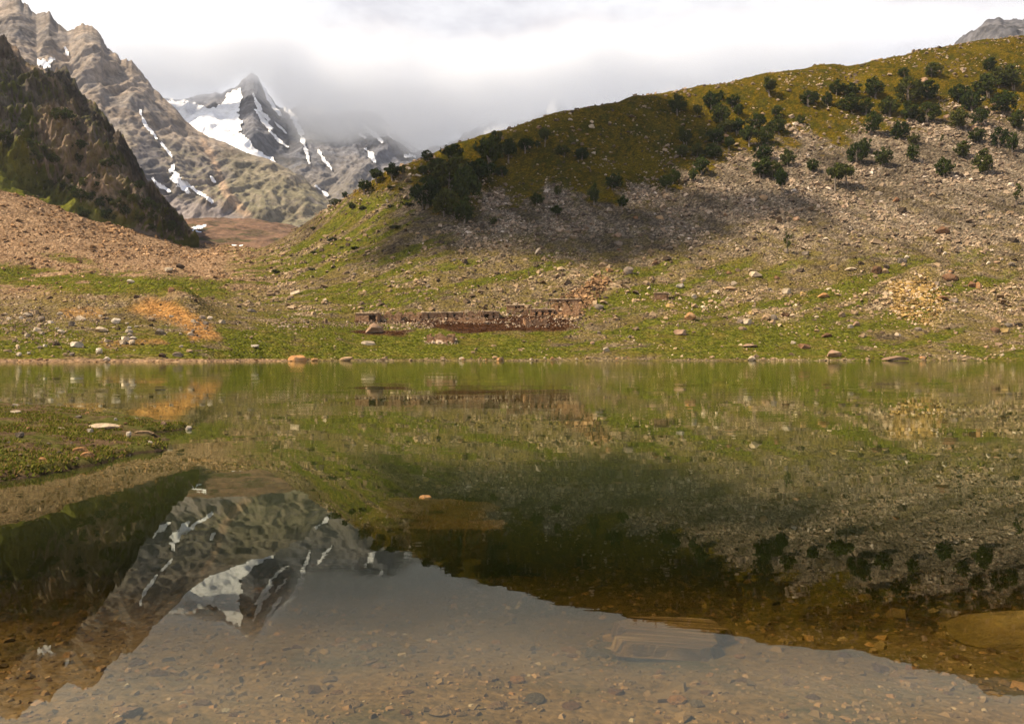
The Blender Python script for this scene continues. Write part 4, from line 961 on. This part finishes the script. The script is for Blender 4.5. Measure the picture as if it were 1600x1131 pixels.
ZONES = [
 ('on the left skyline spur', 'trees on the left skyline spur', z2([(1195, 725, 75, 70, 'tree'), (1285, 715, 90, 85, 'tree'), (1130, 792, 80, 80, 'tree'), (1020, 815, 36, 40, 'bush'), (970, 852, 66, 36, 'bush'), (1060, 872, 42, 36, 'bush'), (1450, 682, 50, 46, 'bush'), (1340, 680, 30, 50, 'bush')])),
 ('in the dark grove', 'trees of the dark grove', z3([(255, 575, 65, 75, 'bush'), (230, 652, 55, 50, 'bush'), (400, 600, 120, 120, 'tree'), (310, 655, 110, 100, 'bush'), (620, 640, 160, 205, 'tree'), (250, 850, 180, 200, 'bush'), (400, 790, 200, 225, 'tree'), (480, 870, 170, 240, 'tree'), (560, 730, 170, 170, 'tree'), (365, 905, 150, 170, 'bush'), (470, 945, 130, 160, 'tall'), (330, 770, 130, 130, 'tree'), (690, 665, 80, 60, 'bush'), (650, 440, 32, 46, 'tree'), (682, 450, 32, 50, 'tree')])),
 ('in the row right of the grove', 'trees right of the dark grove', z3([(735, 582, 95, 130, 'tree'), (830, 527, 85, 85, 'tree'), (945, 487, 68, 110, 'tree'), (905, 492, 32, 40, 'bush')])),
 ('standing apart on shaded scree', 'trees apart on the shaded scree', z3([(1055, 545, 85, 75, 'bush'), (1165, 570, 75, 75, 'bush'), (1350, 740, 100, 100, 'bush'), (1235, 830, 66, 125, 'tall'), (1405, 872, 60, 88, 'tree'), (903, 832, 70, 70, 'bush'), (1025, 782, 42, 72, 'tall'), (1015, 907, 56, 68, 'tree'), (645, 950, 46, 50, 'bush')])),
 ('on the grassy ridge right of centre', 'trees on the ridge right of centre', z4([(160, 345, 65, 85, 'bush'), (240, 345, 36, 46, 'bush'), (300, 322, 65, 70, 'bush'), (338, 286, 30, 40, 'bush'), (385, 314, 55, 55, 'bush'), (540, 272, 60, 75, 'tree'), (410, 350, 40, 50, 'bush'), (570, 352, 42, 46, 'bush')])),
 ('at the upper edge of the scree', 'trees at the upper edge of the scree', z4([(187, 470, 55, 70, 'bush'), (178, 525, 48, 55, 'bush'), (237, 526, 48, 60, 'bush'), (335, 386, 80, 85, 'bush'), (358, 428, 70, 60, 'bush'), (405, 426, 60, 70, 'bush'), (315, 472, 80, 75, 'bush'), (303, 532, 75, 65, 'bush'), (372, 496, 42, 56, 'tree'), (455, 480, 65, 85, 'tree'), (485, 412, 70, 70, 'bush'), (525, 472, 65, 90, 'bush'), (572, 426, 66, 75, 'bush')])),
 ('among the shaded mid slope trees', 'trees in the shaded middle scree', z4([(255, 596, 60, 80, 'bush'), (220, 624, 40, 56, 'bush'), (142, 634, 48, 58, 'bush'), (110, 668, 50, 66, 'tree'), (512, 540, 80, 80, 'bush'), (508, 608, 85, 85, 'bush'), (560, 613, 60, 80, 'bush'), (588, 682, 48, 112, 'tree'), (618, 562, 56, 72, 'bush'), (718, 584, 50, 60, 'bush'), (838, 657, 92, 102, 'flat')])),
 ('in the band right of the gully', 'trees right of the gravel gully', z4([(705, 307, 70, 60, 'bush'), (818, 264, 56, 60, 'bush'), (780, 307, 40, 60, 'bush'), (880, 270, 80, 60, 'bush'), (872, 337, 80, 75, 'bush'), (940, 347, 56, 66, 'bush'), (975, 274, 76, 80, 'bush'), (970, 432, 70, 96, 'bush'), (938, 502, 52, 66, 'bush'), (905, 552, 76, 86, 'bush'), (1010, 560, 70, 86, 'bush'), (1080, 452, 72, 86, 'bush'), (1040, 350, 76, 76, 'bush'), (1138, 470, 48, 50, 'bush'), (1138, 542, 52, 82, 'tall'), (670, 390, 30, 46, 'bush')])),
 ('in the thicket under the ridge', 'trees of the right thicket', z4([(1120, 302, 96, 110, 'bush'), (1190, 287, 86, 80, 'bush'), (1220, 192, 60, 66, 'bush'), (1098, 192, 40, 42, 'bush'), (1125, 374, 76, 80, 'bush'), (1202, 382, 86, 86, 'bush'), (1328, 292, 76, 80, 'bush'), (1326, 408, 70, 92, 'bush'), (1385, 332, 80, 90, 'bush'), (1412, 392, 60, 72, 'bush'), (1440, 272, 90, 90, 'bush'), (1455, 167, 50, 60, 'bush'), (1485, 232, 80, 80, 'bush'), (1545, 242, 90, 100, 'bush'), (1515, 347, 96, 96, 'bush'), (1568, 407, 56, 80, 'bush')])),
 ('apart on the sunlit scree', 'trees apart on the right scree', z4([(1270, 607, 66, 82, 'bush'), (1340, 527, 56, 72, 'bush'), (1400, 462, 66, 66, 'bush'), (1430, 594, 70, 102, 'bush'), (1255, 467, 28, 40, 'sapling'), (1500, 482, 62, 82, 'bush'), (1550, 502, 46, 92, 'tall'), (1568, 722, 60, 90, 'sapling'), (615, 925, 46, 90, 'sapling')])),
]
for where, grp, lst in ZONES:
    lst = sorted(lst, key=lambda q: q[0])
    for i, (u, v, w, h, k) in enumerate(lst):
        nm = 'leftmost' if i == 0 else 'rightmost' if i == len(lst) - 1 else ORD[i] + ' from the left'
        tree(surf_g, u, v, w, h, k, f'{LOOK[k]}, {nm} {where}', grp)
CRAG = [(255, 510, 60), (300, 512, 60), (330, 545, 40), (150, 600, 45), (125, 632, 45), (170, 655, 60), (150, 695, 60), (165, 745, 45), (200, 805, 60), (240, 705, 50), (280, 825, 45), (350, 645, 60), (350, 705, 60), (350, 860, 65), (318, 835, 40), (380, 805, 55), (420, 825, 45), (470, 725, 50), (480, 955, 60), (470, 885, 50), (370, 945, 55), (520, 905, 55), (440, 775, 50), (20, 605, 60), (20, 645, 50), (590, 885, 55), (620, 965, 60), (660, 905, 60), (690, 965, 60), (720, 935, 60), (740, 995, 60), (770, 1005, 55), (805, 1035, 50), (680, 1005, 60), (560, 935, 55), (505, 700, 40), (400, 870, 50), (440, 900, 45), (300, 780, 40), (545, 860, 40), (620, 820, 45), (100, 560, 40)]
for i, (x, y, w) in enumerate(sorted(CRAG)):
    tree(surf_c, x / 2.83, (y + w * 0.4) / 2.83, w / 2.83, w * 0.9 / 2.83, 'bush', f'dark green shrub on the rocky left crag, {nth(i, len(CRAG))}', 'shrubs on the left crag', 'shrub', 'crag_shrub', 0.05)
for k, u in enumerate(sorted(trng.uniform(430, 700) for _ in range(26))):   # low juniper mats along the spur
    rv = float(np.interp(u, [420, 560, 700], [388, 300, 235]))
    v = trng.uniform(rv + 14, rv + 90); w = 5 + 13 * trng.random() ** 2
    tree(surf_g, u, v, w, w * 0.35, 'bush', f'low dark juniper mat on the tan left spur, {nth(k, 26)}', 'juniper mats on the left spur', 'shrub', 'juniper_shrub', 0.1)

# ------------------------------------------------------------------ STONE HUTS
M_wall = rock_mat('dry_stone', (0.24, 0.13, 0.07), (0.42, 0.25, 0.14), (0.58, 0.40, 0.25), 0.8, 0.08)
t = NT('earth_roof'); p = t.pos(); M_roof = t.diffuse(t.ramp(t.noise(p, 1.3, 5), [(0.3, (0.20, 0.13, 0.08)), (0.5, (0.42, 0.30, 0.19)), (0.7, (0.58, 0.45, 0.31))]), 0.95)
t = NT('old_timber'); p = t.pos((1, 6, 6)); M_wood = t.diffuse(t.ramp(t.noise(p, 2.0, 4), [(0.3, (0.05, 0.035, 0.025)), (0.7, (0.13, 0.095, 0.07))]), 0.9)
def stone_wall(x0, x1, y0, y1, z0, z1, doors, r, ruin=0.0):
    """courses of rough blocks along the longer side; doors are (from, to, top) gaps"""
    along_x = (x1 - x0) > (y1 - y0); a0, a1 = (x0, x1) if along_x else (y0, y1)
    pos, sc = [], []; z = z0
    while z < z1 - 0.05:
        ch = r.uniform(0.28, 0.42); a = a0 - r.uniform(0, 0.3)
        while a < a1:
            ln = r.uniform(0.4, 0.95); m = a + ln / 2
            top = z1 - ruin * (z1 - z0) * (0.5 + 0.5 * math.sin(m * 1.3 + z0))
            if z < top and a0 < m < a1 and not any(d0 < m < d1 and z < d2 for d0, d1, d2 in doors):
                if along_x: pos.append((m, (y0 + y1) / 2, z + ch / 2)); sc.append((ln * 1.05, (y1 - y0) * r.uniform(0.9, 1.25), ch * 1.1))
                else: pos.append(((x0 + x1) / 2, m, z + ch / 2)); sc.append(((x1 - x0) * r.uniform(0.9, 1.25), ln * 1.05, ch * 1.1))
            a += ln
        z += ch
    return np.array(pos), np.array(sc)
def blocks(pos, sc, seed):
    r = np.random.default_rng(seed); n = len(pos)
    c = np.array([[x, y, z] for z in (-.5, .5) for y in (-.5, .5) for x in (-.5, .5)], float)
    V = c[None] * sc[:, None] * (1 + r.uniform(-0.16, 0.10, (n, 8, 3))) + pos[:, None] + r.normal(0, 0.03, (n, 1, 3))
    return V.reshape(-1, 3), (CHUNK_F[None] + 8 * np.arange(n)[:, None, None]).reshape(-1, 4)
def hut(u0, u1, vt, vb, doors, label, roof=True, ruin=0.0, depth=4.2, group='stone huts of the herders hamlet', name='stone_hut', cat='hut', seed=0):
    r = random.Random(seed + int(u0)); P = surf_g.hit((u0 + u1) / 2, vb); s = P.y / F
    W = (u1 - u0) * s; H = (vb - vt) * s * r.uniform(0.8, 1.25)
    e = bpy.data.objects.new(name, None); COL.objects.link(e); tag(e, label, cat, group); e.location = P + Vector((0, -0.4, -0.25)); e.rotation_euler = (0, 0, r.uniform(-0.28, 0.28))
    dl = [((a - (u0 + u1) / 2) * s, (b - (u0 + u1) / 2) * s, f * H) for a, b, f in doors]
    rt = 0.38 if roof else 0.0; zt = H - rt + 0.25
    ps, ss = zip(*[stone_wall(-W / 2, W / 2, 0, 0.55, -0.6, zt, dl, r, ruin), stone_wall(-W / 2, -W / 2 + 0.55, 0.6, depth, -0.6, zt, [], r, ruin), stone_wall(W / 2 - 0.55, W / 2, 0.6, depth, -0.6, zt, [], r, ruin), stone_wall(-W / 2 + 0.6, W / 2 - 0.6, depth - 0.55, depth, -0.6, zt, [], r, ruin)])
    wall = obj('wall', mesh_from('wall', *blocks(np.concatenate(ps), np.concatenate(ss), seed + 1)), M_wall, e)
    for a, b, f in dl:
        if f < H * 0.97:
            v, fc = blocks(np.array([[(a + b) / 2, 0.2, f + 0.1]]), np.array([[b - a + 0.5, 0.7, 0.16]]), 3)
            obj('door_lintel', mesh_from('lintel', v, fc), M_wood, wall)
    if roof:
        nx, ny = max(6, int(W / 0.5)), 8
        X, Yg = np.meshgrid(np.linspace(-W / 2 - 0.3, W / 2 + 0.3, nx), np.linspace(-0.35, depth + 0.6, ny))
        q = np.stack([X + u0, Yg, X * 0], -1)
        X2 = X + 0.15 * perlin(q * 1.1 + 5); Y2 = Yg + 0.15 * perlin(q * 1.1 + 9)
        zt_ = zt + rt + 0.42 * fbm(q * 0.7, 3) + 0.05 * Yg; zb_ = zt + 0.02 + 0 * X
        Vt = np.concatenate([np.stack([X2, Y2, zt_], -1).reshape(-1, 3), np.stack([X2, Y2, zb_], -1).reshape(-1, 3)])
        fg = grid_faces(ny, nx); n = nx * ny; i = np.arange(n).reshape(ny, nx)
        loop = np.concatenate([i[0], i[1:, -1], i[-1, -2::-1], i[-2:0:-1, 0]]); l2 = np.roll(loop, -1)
        fs = np.stack([loop, loop + n, l2 + n, l2], -1)
        obj('roof', mesh_from('roof', Vt, np.concatenate([fg, fg[:, ::-1] + n, fs])), M_roof, e)
    return e
hut(555, 590, 490, 502, [(577, 588, 0.72)], 'leftmost stone hut with a wide black doorway and earth roof', seed=1)
hut(591, 626, 490, 500, [(602, 608, 0.62), (612, 615, 0.6)], 'second stone hut from the left with a small square doorway', roof=False, ruin=0.45, seed=2)
hut(627, 656, 490, 499, [(630, 633, 0.7), (639, 642, 0.6)], 'third stone hut from the left, low, with two slit openings', roof=False, ruin=0.5, seed=3)
hut(660, 688, 489, 497, [(669, 672, 0.75)], 'small stone hut in the middle of the lower row beside a bare brown yard', seed=4)
hut(690, 722, 487, 496, [(698, 701, 0.7), (708, 712, 0.7)], 'stone hut in the lower row above the widest brown yard', seed=5)
hut(724, 752, 486, 496, [(728, 731, 0.75), (738, 741, 0.8), (746, 749, 0.7)], 'stone hut with three narrow dark openings in the lower row', roof=False, ruin=0.4, seed=6)
hut(754, 780, 485, 497, [(756, 764, 0.55), (770, 773, 0.8)], 'stone hut at the right end of the lower row with a broad low opening', seed=7)
hut(689, 760, 496, 503, [(712, 714, 0.9), (738, 740, 0.9)], 'long low stone terrace wall in front of the lower row of huts', roof=False, ruin=0.5, depth=1.6, name='terrace_wall', cat='wall', group='ruined walls of the hamlet', seed=8)
hut(792, 828, 475, 483, [(805, 808, 0.75), (809, 813, 0.8), (816, 819, 0.75)], 'upper stone hut with dark slit openings under the rubble', seed=9)
hut(792, 826, 484, 492, [(795, 799, 0.75), (805, 815, 0.6)], 'stone hut just below the upper slit hut', roof=False, ruin=0.5, seed=10)
hut(829, 865, 481, 493, [(835, 840, 0.6), (846, 850, 0.7), (857, 862, 0.75)], 'stone hut with three tall black doorways', seed=11)
hut(862, 906, 467, 475, [(870, 874, 0.6), (885, 888, 0.6)], 'highest stone hut against the rubble slope', seed=12)
hut(868, 905, 477, 492, [], 'collapsed roofless stone hut right of the three black doorways', roof=False, ruin=0.7, seed=13, group='ruined walls of the hamlet')
hut(821, 855, 498, 508, [(830, 833, 0.6)], 'low roofless stone pen below the hut with three doorways', roof=False, ruin=0.45, name='stone_pen', cat='pen', group='ruined walls of the hamlet', seed=14)
hut(667, 708, 522, 535, [(677, 681, 0.7), (698, 706, 0.75)], 'separate stone pen on the green meadow below the hamlet', roof=False, ruin=0.35, name='stone_pen', cat='pen', group='ruined walls of the hamlet', seed=15)
hut(1022, 1044, 455, 468, [(1041, 1043.5, 0.7)], 'tiny lone stone hut on the slope right of the hamlet', depth=3.4, seed=16)

# fallen wall stones round the huts
hq = []
for u0, u1, v0, v1, n in [(553, 660, 497, 507, 260), (655, 785, 490, 507, 520), (788, 910, 470, 512, 900), (660, 715, 528, 539, 160), (600, 680, 506, 514, 160), (430, 600, 503, 512, 260), (1015, 1050, 452, 472, 60)]:
    for _ in range(n):
        P = surf_g.hit(brng.uniform(u0, u1), brng.uniform(v0, v1)); hq.append(P)
hq = np.array([q[:] for q in hq]); hs = np.exp(rng.normal(np.log(0.42), 0.5, len(hq)))
ht = lerp_col(rng.random(len(hq)), [(0, (0.10, 0.06, 0.04)), (0.5, (0.28, 0.19, 0.125)), (1, (0.52, 0.41, 0.29))])
hq[:, 2] += hs * 0.12
obj('rubble', scatter_mesh('rubble', hq, hs, ht, 0.7, 15, 0.5), M_stones, kind='stuff', label='fallen wall stones strewn round the ruined huts')

# two black goats grazing on the slope
def goat(u, v, rz, label):
    P = surf_g.hit(u, v)
    vts = [(0, 0, 0.62), (0.30, 0, 0.64), (-0.32, 0, 0.66), (0.48, 0, 0.74), (0.66, 0, 0.60), (0.80, 0, 0.48), (-0.46, 0, 0.60)]
    ed = [(0, 1), (0, 2), (1, 3), (3, 4), (4, 5), (2, 6)]; rad = [0.19, 0.19, 0.18, 0.11, 0.10, 0.06, 0.03]
    for x in (0.28, -0.32):
        for y in (-0.10, 0.10):
            a = len(vts); vts += [(x, y, 0.42), (x - (0.03 if x < 0 else -0.01), y, 0.22), (x, y, 0.0)]; ed += [(1 if x > 0 else 2, a), (a, a + 1), (a + 1, a + 2)]; rad += [0.08, 0.045, 0.04]
    me = bpy.data.meshes.new('goat'); me.from_pydata(vts, ed, [])
    o = obj('goat', me, M_goat, label=label, cat='goat', group='black goats on the slope')
    sk = o.modifiers.new('skin', 'SKIN'); sv = me.skin_vertices[0].data if me.skin_vertices else None
    if sv is None:
        bpy.context.view_layer.objects.active = o; bpy.ops.mesh.customdata_skin_add(); sv = me.skin_vertices[0].data
    for i, r_ in enumerate(rad): sv[i].radius = (r_, r_)
    sv[0].use_root = True
    o.modifiers.new('sub', 'SUBSURF').levels = 1; o.modifiers['sub'].render_levels = 1
    o.location = P - Vector((0, 0, 0.05)); o.rotation_euler = (0, 0, rz); o.scale = (1.25,) * 3
t = NT('black_coat'); M_goat = t.diffuse((0.012, 0.010, 0.009), 0.9)
goat(1144, 478.5, 0.9, 'black goat grazing on green grass, the lower one of two')
goat(1171, 459.5, 2.6, 'black goat grazing on the slope, the upper one of two')

# ------------------------------------------------------------------ NEAR BANK: stones and grass
def near_hit(u, v, zf):
    dx, dz = (u - U0) / F, (V0 - v) / F
    y = -CZ / dz
    for _ in range(14): y = 0.5 * y + 0.5 * (float(zf(np.array(dx * y), np.array(y))) - CZ) / dz
    return Vector((dx * y, y, float(zf(np.array(dx * y), np.array(y)))))
def near_stone(u, v, w, h, colour, label, zf, group=None, name='stone', flat=None, rz=None, sink=0.3, deep=0.9, cat='stone'):
    P = near_hit(u, v + h * 0.4, zf); s = P.y / F
    o = obj(name, boulder_data(colour, brng.randrange(8)), label=label, cat=cat, group=group)
    hh = h * s * 1.3; o.scale = (w * s * 1.08, w * s * deep, hh); o.location = P + Vector((0, 0, hh * (0.5 - sink)))
    o.rotation_euler = (brng.uniform(-0.1, 0.1), brng.uniform(-0.1, 0.1), brng.uniform(-0.4, 0.4) if rz is None else rz)
    return o
for q in [(160, 666, 52, 11, 'pale', 'long pale flat stone, largest on the grassy bank'), (188, 666, 9, 6, 'yellow', 'small yellowish stone at the right end of the long pale one'), (141, 672, 9, 6, 'white', 'small white stone below the left end of the long pale one'),
          (201, 679, 10, 10, 'white', 'upright white stone on the bank right of the long pale one'), (226, 674, 26, 5, 'tan', 'thin flat tan stone near the bank tip'), (295, 669, 9, 8, 'white', 'white stone standing at the very tip of the bank'),
          (256, 661, 8, 6, 'pink', 'small pinkish stone on the bank near its tip'), (213, 654, 5, 4, 'white', 'tiny white stone on the far edge of the bank, right one'), (181, 655, 5, 4, 'white', 'tiny white stone on the far edge of the bank, left one'),
          (126, 702, 20, 8, 'orange', 'orange white stone, upper of the pair on the near bank'), (137, 710, 18, 10, 'orange', 'orange white stone, lower of the pair on the near bank'), (67, 717, 11, 7, 'orange', 'lone orange stone on the near grass of the bank'),
          (31, 679, 13, 10, 'grey', 'grey white broken stone at the left of the bank'), (44, 670, 7, 5, 'orange', 'small orange stone above the grey broken one'), (96, 669, 11, 4, 'pale', 'flat pale stone left of the long pale one'),
          (25, 633, 11, 5, 'pale', 'pale stone on the far left edge of the bank'), (26, 643, 18, 5, 'pale', 'flat pale stone behind the left bank grass'), (137, 645, 7, 4, 'orange', 'tiny orange stone on the far edge of the bank'), (123, 651, 10, 5, 'grey', 'small grey stone near the far edge of the bank'),
          (248, 704, 14, 6, 'dark', 'dark wet stone at the right corner of the bank'), (235, 698, 6, 4, 'white', 'tiny pale stone beside the dark wet corner stone')]:
    near_stone(*q, bank_z)
peb = []
for k in range(40):
    u = brng.uniform(5, 245); v = brng.uniform(640, 735)
    P = near_hit(u, v, bank_z)
    if P.z < 0.05: continue
    w = brng.uniform(3, 7); peb.append((u, near_stone(u, v, w, w * 0.55, brng.choice(['brown', 'grey', 'tan', 'dark']), 'pebble', bank_z, 'pebbles on the grassy bank', 'pebble', cat='pebble')))
for i, (u, o) in enumerate(sorted(peb, key=lambda q: q[0])): o['label'] = f'small pebble in the grass of the left bank, {nth(i, len(peb))}'

NG = 42000
gx = rng.uniform(-24, -5, NG * 3); gy = rng.uniform(7.5, 26, NG * 3)
gz_ = bank_z(gx, gy); a3 = np.stack([gx, gy, gx * 0], -1)
den = sstep(-0.02, 0.42, fbm(a3 * 0.7 + 3, 4) + 0.25 * fbm(a3 * 3.0, 2) + 0.030 * (17 - gy) + 0.10)
ok = (gz_ > 0.012) & (rng.random(len(gx)) < den) & (np.abs(gx / gy) < 0.80)
gx, gy, gz_ = gx[ok][:NG], gy[ok][:NG], gz_[ok][:NG]; n = len(gx)
Vb, tb = [], []
for k in range(4):
    an = rng.uniform(0, 6.28, n); hgt_ = rng.uniform(0.010, 0.048, n); wd = rng.uniform(0.010, 0.022, n); ln = rng.uniform(0.01, 0.06, n); px = gx + rng.normal(0, 0.03, n); py2 = gy + rng.normal(0, 0.03, n)
    ca, sa2 = np.cos(an), np.sin(an)
    b0 = np.stack([px - sa2 * wd, py2 + ca * wd, gz_ - 0.01], -1); b1_ = np.stack([px + sa2 * wd, py2 - ca * wd, gz_ - 0.01], -1); b2_ = np.stack([px + ca * ln, py2 + sa2 * ln, gz_ + hgt_], -1)
    Vb.append(np.stack([b0, b1_, b2_], 1)); tb.append(np.repeat(lerp_col(rng.random(n), [(0, (0.045, 0.055, 0.009)), (0.4, (0.12, 0.135, 0.016)), (0.7, (0.20, 0.18, 0.03)), (0.88, (0.26, 0.17, 0.06)), (1, (0.13, 0.08, 0.04))]), 3, axis=0))
Vb = np.concatenate(Vb).reshape(-1, 3)
t = NT('bank_grass'); c = t.attr('tint').outputs['Color']
b1 = t.n('ShaderNodeBsdfPrincipled', {'Base Color': c, 'Roughness': 0.8, 'Specular IOR Level': 0.05}); b2 = t.n('ShaderNodeBsdfTranslucent', {'Color': c})
obj('grass', mesh_from('grass', Vb, np.arange(len(Vb)).reshape(-1, 3), False, {'tint': np.concatenate(tb)}), t.surface(t.n('ShaderNodeMixShader', {0: 0.3, 1: b1.outputs[0], 2: b2.outputs[0]}).outputs[0]), kind='stuff', label='short cropped grass on the left bank')

# ------------------------------------------------------------------ LAKE BED: slabs, stones, gravel
t = NT('bedded_rock'); pp = t.pos((1.1, 30, 1)); n1 = t.noise(pp, 1.0, 5, 0.6, 0.25); n2 = t.noise(t.pos((2.5, 8, 2)), 1.0, 4)
c = t.ramp(n1, [(0.34, (0.05, 0.030, 0.016)), (0.46, (0.13, 0.080, 0.042)), (0.56, (0.24, 0.155, 0.085)), (0.68, (0.42, 0.30, 0.19))]); c = t.mix(t.rng(n2, 0.5, 0.7, 0, 0.6), c, (0.12, 0.075, 0.04))
M_rock['bedded'] = t.diffuse(c, 0.9, t.bump(n1, 0.8, 0.02))
def slab(name, u, v, w, d, h, rz, colour, label, lines=22, tilt=(0, 0), lift=0.0, seed=1, top=None):
    """bedded rock slab: thin layers stepping back along its top"""
    P = near_hit(u, v, bed_z) if top is None else near_hit(u, v, lambda x, y: x * 0 + top) - Vector((0, 0, h * 0.95)); r = np.random.default_rng(seed)
    nx, ny = 40, lines * 3
    X, Yg = np.meshgrid(np.linspace(-0.5, 0.5, nx), np.linspace(-0.5, 0.5, ny))
    st = np.repeat(r.uniform(0.75, 1.0, lines), 3)[:, None] * np.ones((1, nx))
    q = np.stack([X * 2.2 + seed, Yg * 9, X * 0], -1)
    rr = (np.abs(X * 2) ** 5 + np.abs(Yg * 2) ** 5) ** 0.2 + 0.20 * fbm(np.stack([X * 3 + seed * 5, Yg * 3, X * 0], -1), 4)
    e = sstep(0.0, 1.0, (0.94 - rr) / 0.05)
    ex = 0.22 * fbm(q * np.array([0, 1.0, 0]) + 7, 3) * (np.abs(X) * 2) ** 3 * np.sign(X)
    Z = h * ((0.80 + 0.20 * st) + 0.05 * fbm(q * np.array([1, 0.2, 1]), 3)) * e - 0.05
    V = np.stack([(X + ex + 0.10 * Yg) * w, (Yg + 0.05 * perlin(q * np.array([1, 0, 0]) + 4)) * d, Z], -1)
    o = obj(name, mesh_from(name, V.reshape(-1, 3), grid_faces(ny, nx), False), M_rock[colour], label=label, cat='rock')
    o.location = P + Vector((0, 0, lift)); o.rotation_euler = (tilt[0], tilt[1], rz)
    return o
slab('bedded_slab', 1046, 972, 0.70, 0.62, 0.075, -0.14, 'bedded', 'striped tan rock slab under the shallow water right of centre', lines=16, tilt=(0.0, 0.02), seed=3, top=-0.185)
slab('sunken_slab', 675, 788, 1.40, 1.30, 0.50, -0.06, 'umber', 'flat brown rock slab under water at centre, the upper one', lines=8, tilt=(0.02, 0.03), seed=5, top=-0.12)
slab('sunken_slab', 715, 813, 1.05, 0.45, 0.50, -0.03, 'umber', 'flat brown rock ledge under water at centre, the lower one', lines=5, tilt=(0.02, 0), seed=6, top=-0.14)
o = near_stone(665, 776, 20, 7, 'orange', 'small orange stone just breaking the water at centre', lambda x, y: x * 0 - 0.02, name='stone', sink=0.35)
o = near_stone(1605, 985, 210, 50, 'yellow', 'big golden brown boulder under water at the right edge', lambda x, y: x * 0 - 0.34, name='sunken_boulder', sink=0.35, deep=0.75, cat='rock')
near_stone(200, 1110, 40, 15, 'pink', 'reddish rounded stone under water in the lower left corner', bed_z, sink=0.4)
cols = ['orange', 'tan', 'brown', 'tan', 'pink', 'yellow', 'brown']
named_bed = [(808, 1061, 22, 9, 'orange', 'bright orange stone on the lake bed below centre'), (766, 1058, 26, 9, 'tan', 'tan stone just left of the bright orange lake bed stone'), (690, 1108, 42, 13, 'tan', 'long tan stone on the lake bed at the bottom edge'), (832, 1090, 36, 12, 'grey', 'dark grey flat stone on the lake bed near the bottom'), (1031, 1048, 16, 7, 'orange', 'orange stone on the lake bed below the striped slab'),
  (1057, 1092, 30, 10, 'orange', 'orange flat stone on the lake bed at the bottom right of centre'), (1090, 1098, 22, 10, 'grey', 'pale grey stone beside the orange flat one on the lake bed'), (1224, 1117, 13, 9, 'orange', 'small bright orange stone at the bottom right of the lake bed'), (350, 1109, 18, 5, 'white', 'small white stone on the lake bed at the lower left'), (612, 990, 20, 8, 'tan', 'tan stone under the far edge of the clear shallows'), (826, 1010, 24, 9, 'tan', 'tan stone on the lake bed left of the striped slab'), (1270, 1087, 22, 6, 'brown', 'flat brown stone on the lake bed at lower right'), (931, 1021, 38, 10, 'grey', 'dark flat stone on the lake bed left of the striped slab foot')]
for q in named_bed: near_stone(*q, bed_z, sink=0.35)
bed_made = []
for k in range(150):
    v = 985 + 150 * brng.random() ** 0.8; u = brng.uniform(20, 1590); w = 9 + 20 * brng.random() ** 2
    if 940 < u < 1150 and v < 1015: continue
    col = brng.choice(cols)
    bed_made.append((u, col, near_stone(u, v, w, w * brng.uniform(0.25, 0.42), col, 'flat stone on the shallow lake bed', bed_z, 'stones on the shallow lake bed', sink=0.4, deep=brng.uniform(0.6, 1.2))))
for col in set(cols):
    row = sorted([q for q in bed_made if q[1] == col], key=lambda q: q[0])
    for i, q in enumerate(row): q[2]['label'] = f'{CN[col]} flat stone on the shallow lake bed, {nth(i, len(row))} of that colour'
NGv = 11000
gy = np.exp(rng.uniform(np.log(2.4), np.log(9.5), NGv)); gx = rng.uniform(-0.75, 0.75, NGv) * gy
sz = np.exp(rng.normal(np.log(0.014), 0.5, NGv)) * np.clip(gy / 3.2, 0.8, 2.0)
gt = lerp_col(rng.random(NGv), [(0, (0.16, 0.11, 0.062)), (0.4, (0.26, 0.18, 0.10)), (0.8, (0.36, 0.24, 0.135)), (0.96, (0.52, 0.30, 0.15)), (1, (0.62, 0.52, 0.40))])
obj('gravel', scatter_mesh('gravel', np.stack([gx, gy, bed_z(gx, gy) + sz * 0.08], -1), sz, gt, 0.5, 8, 0.25), M_stones, kind='stuff', label='fine gravel on the shallow lake bed')
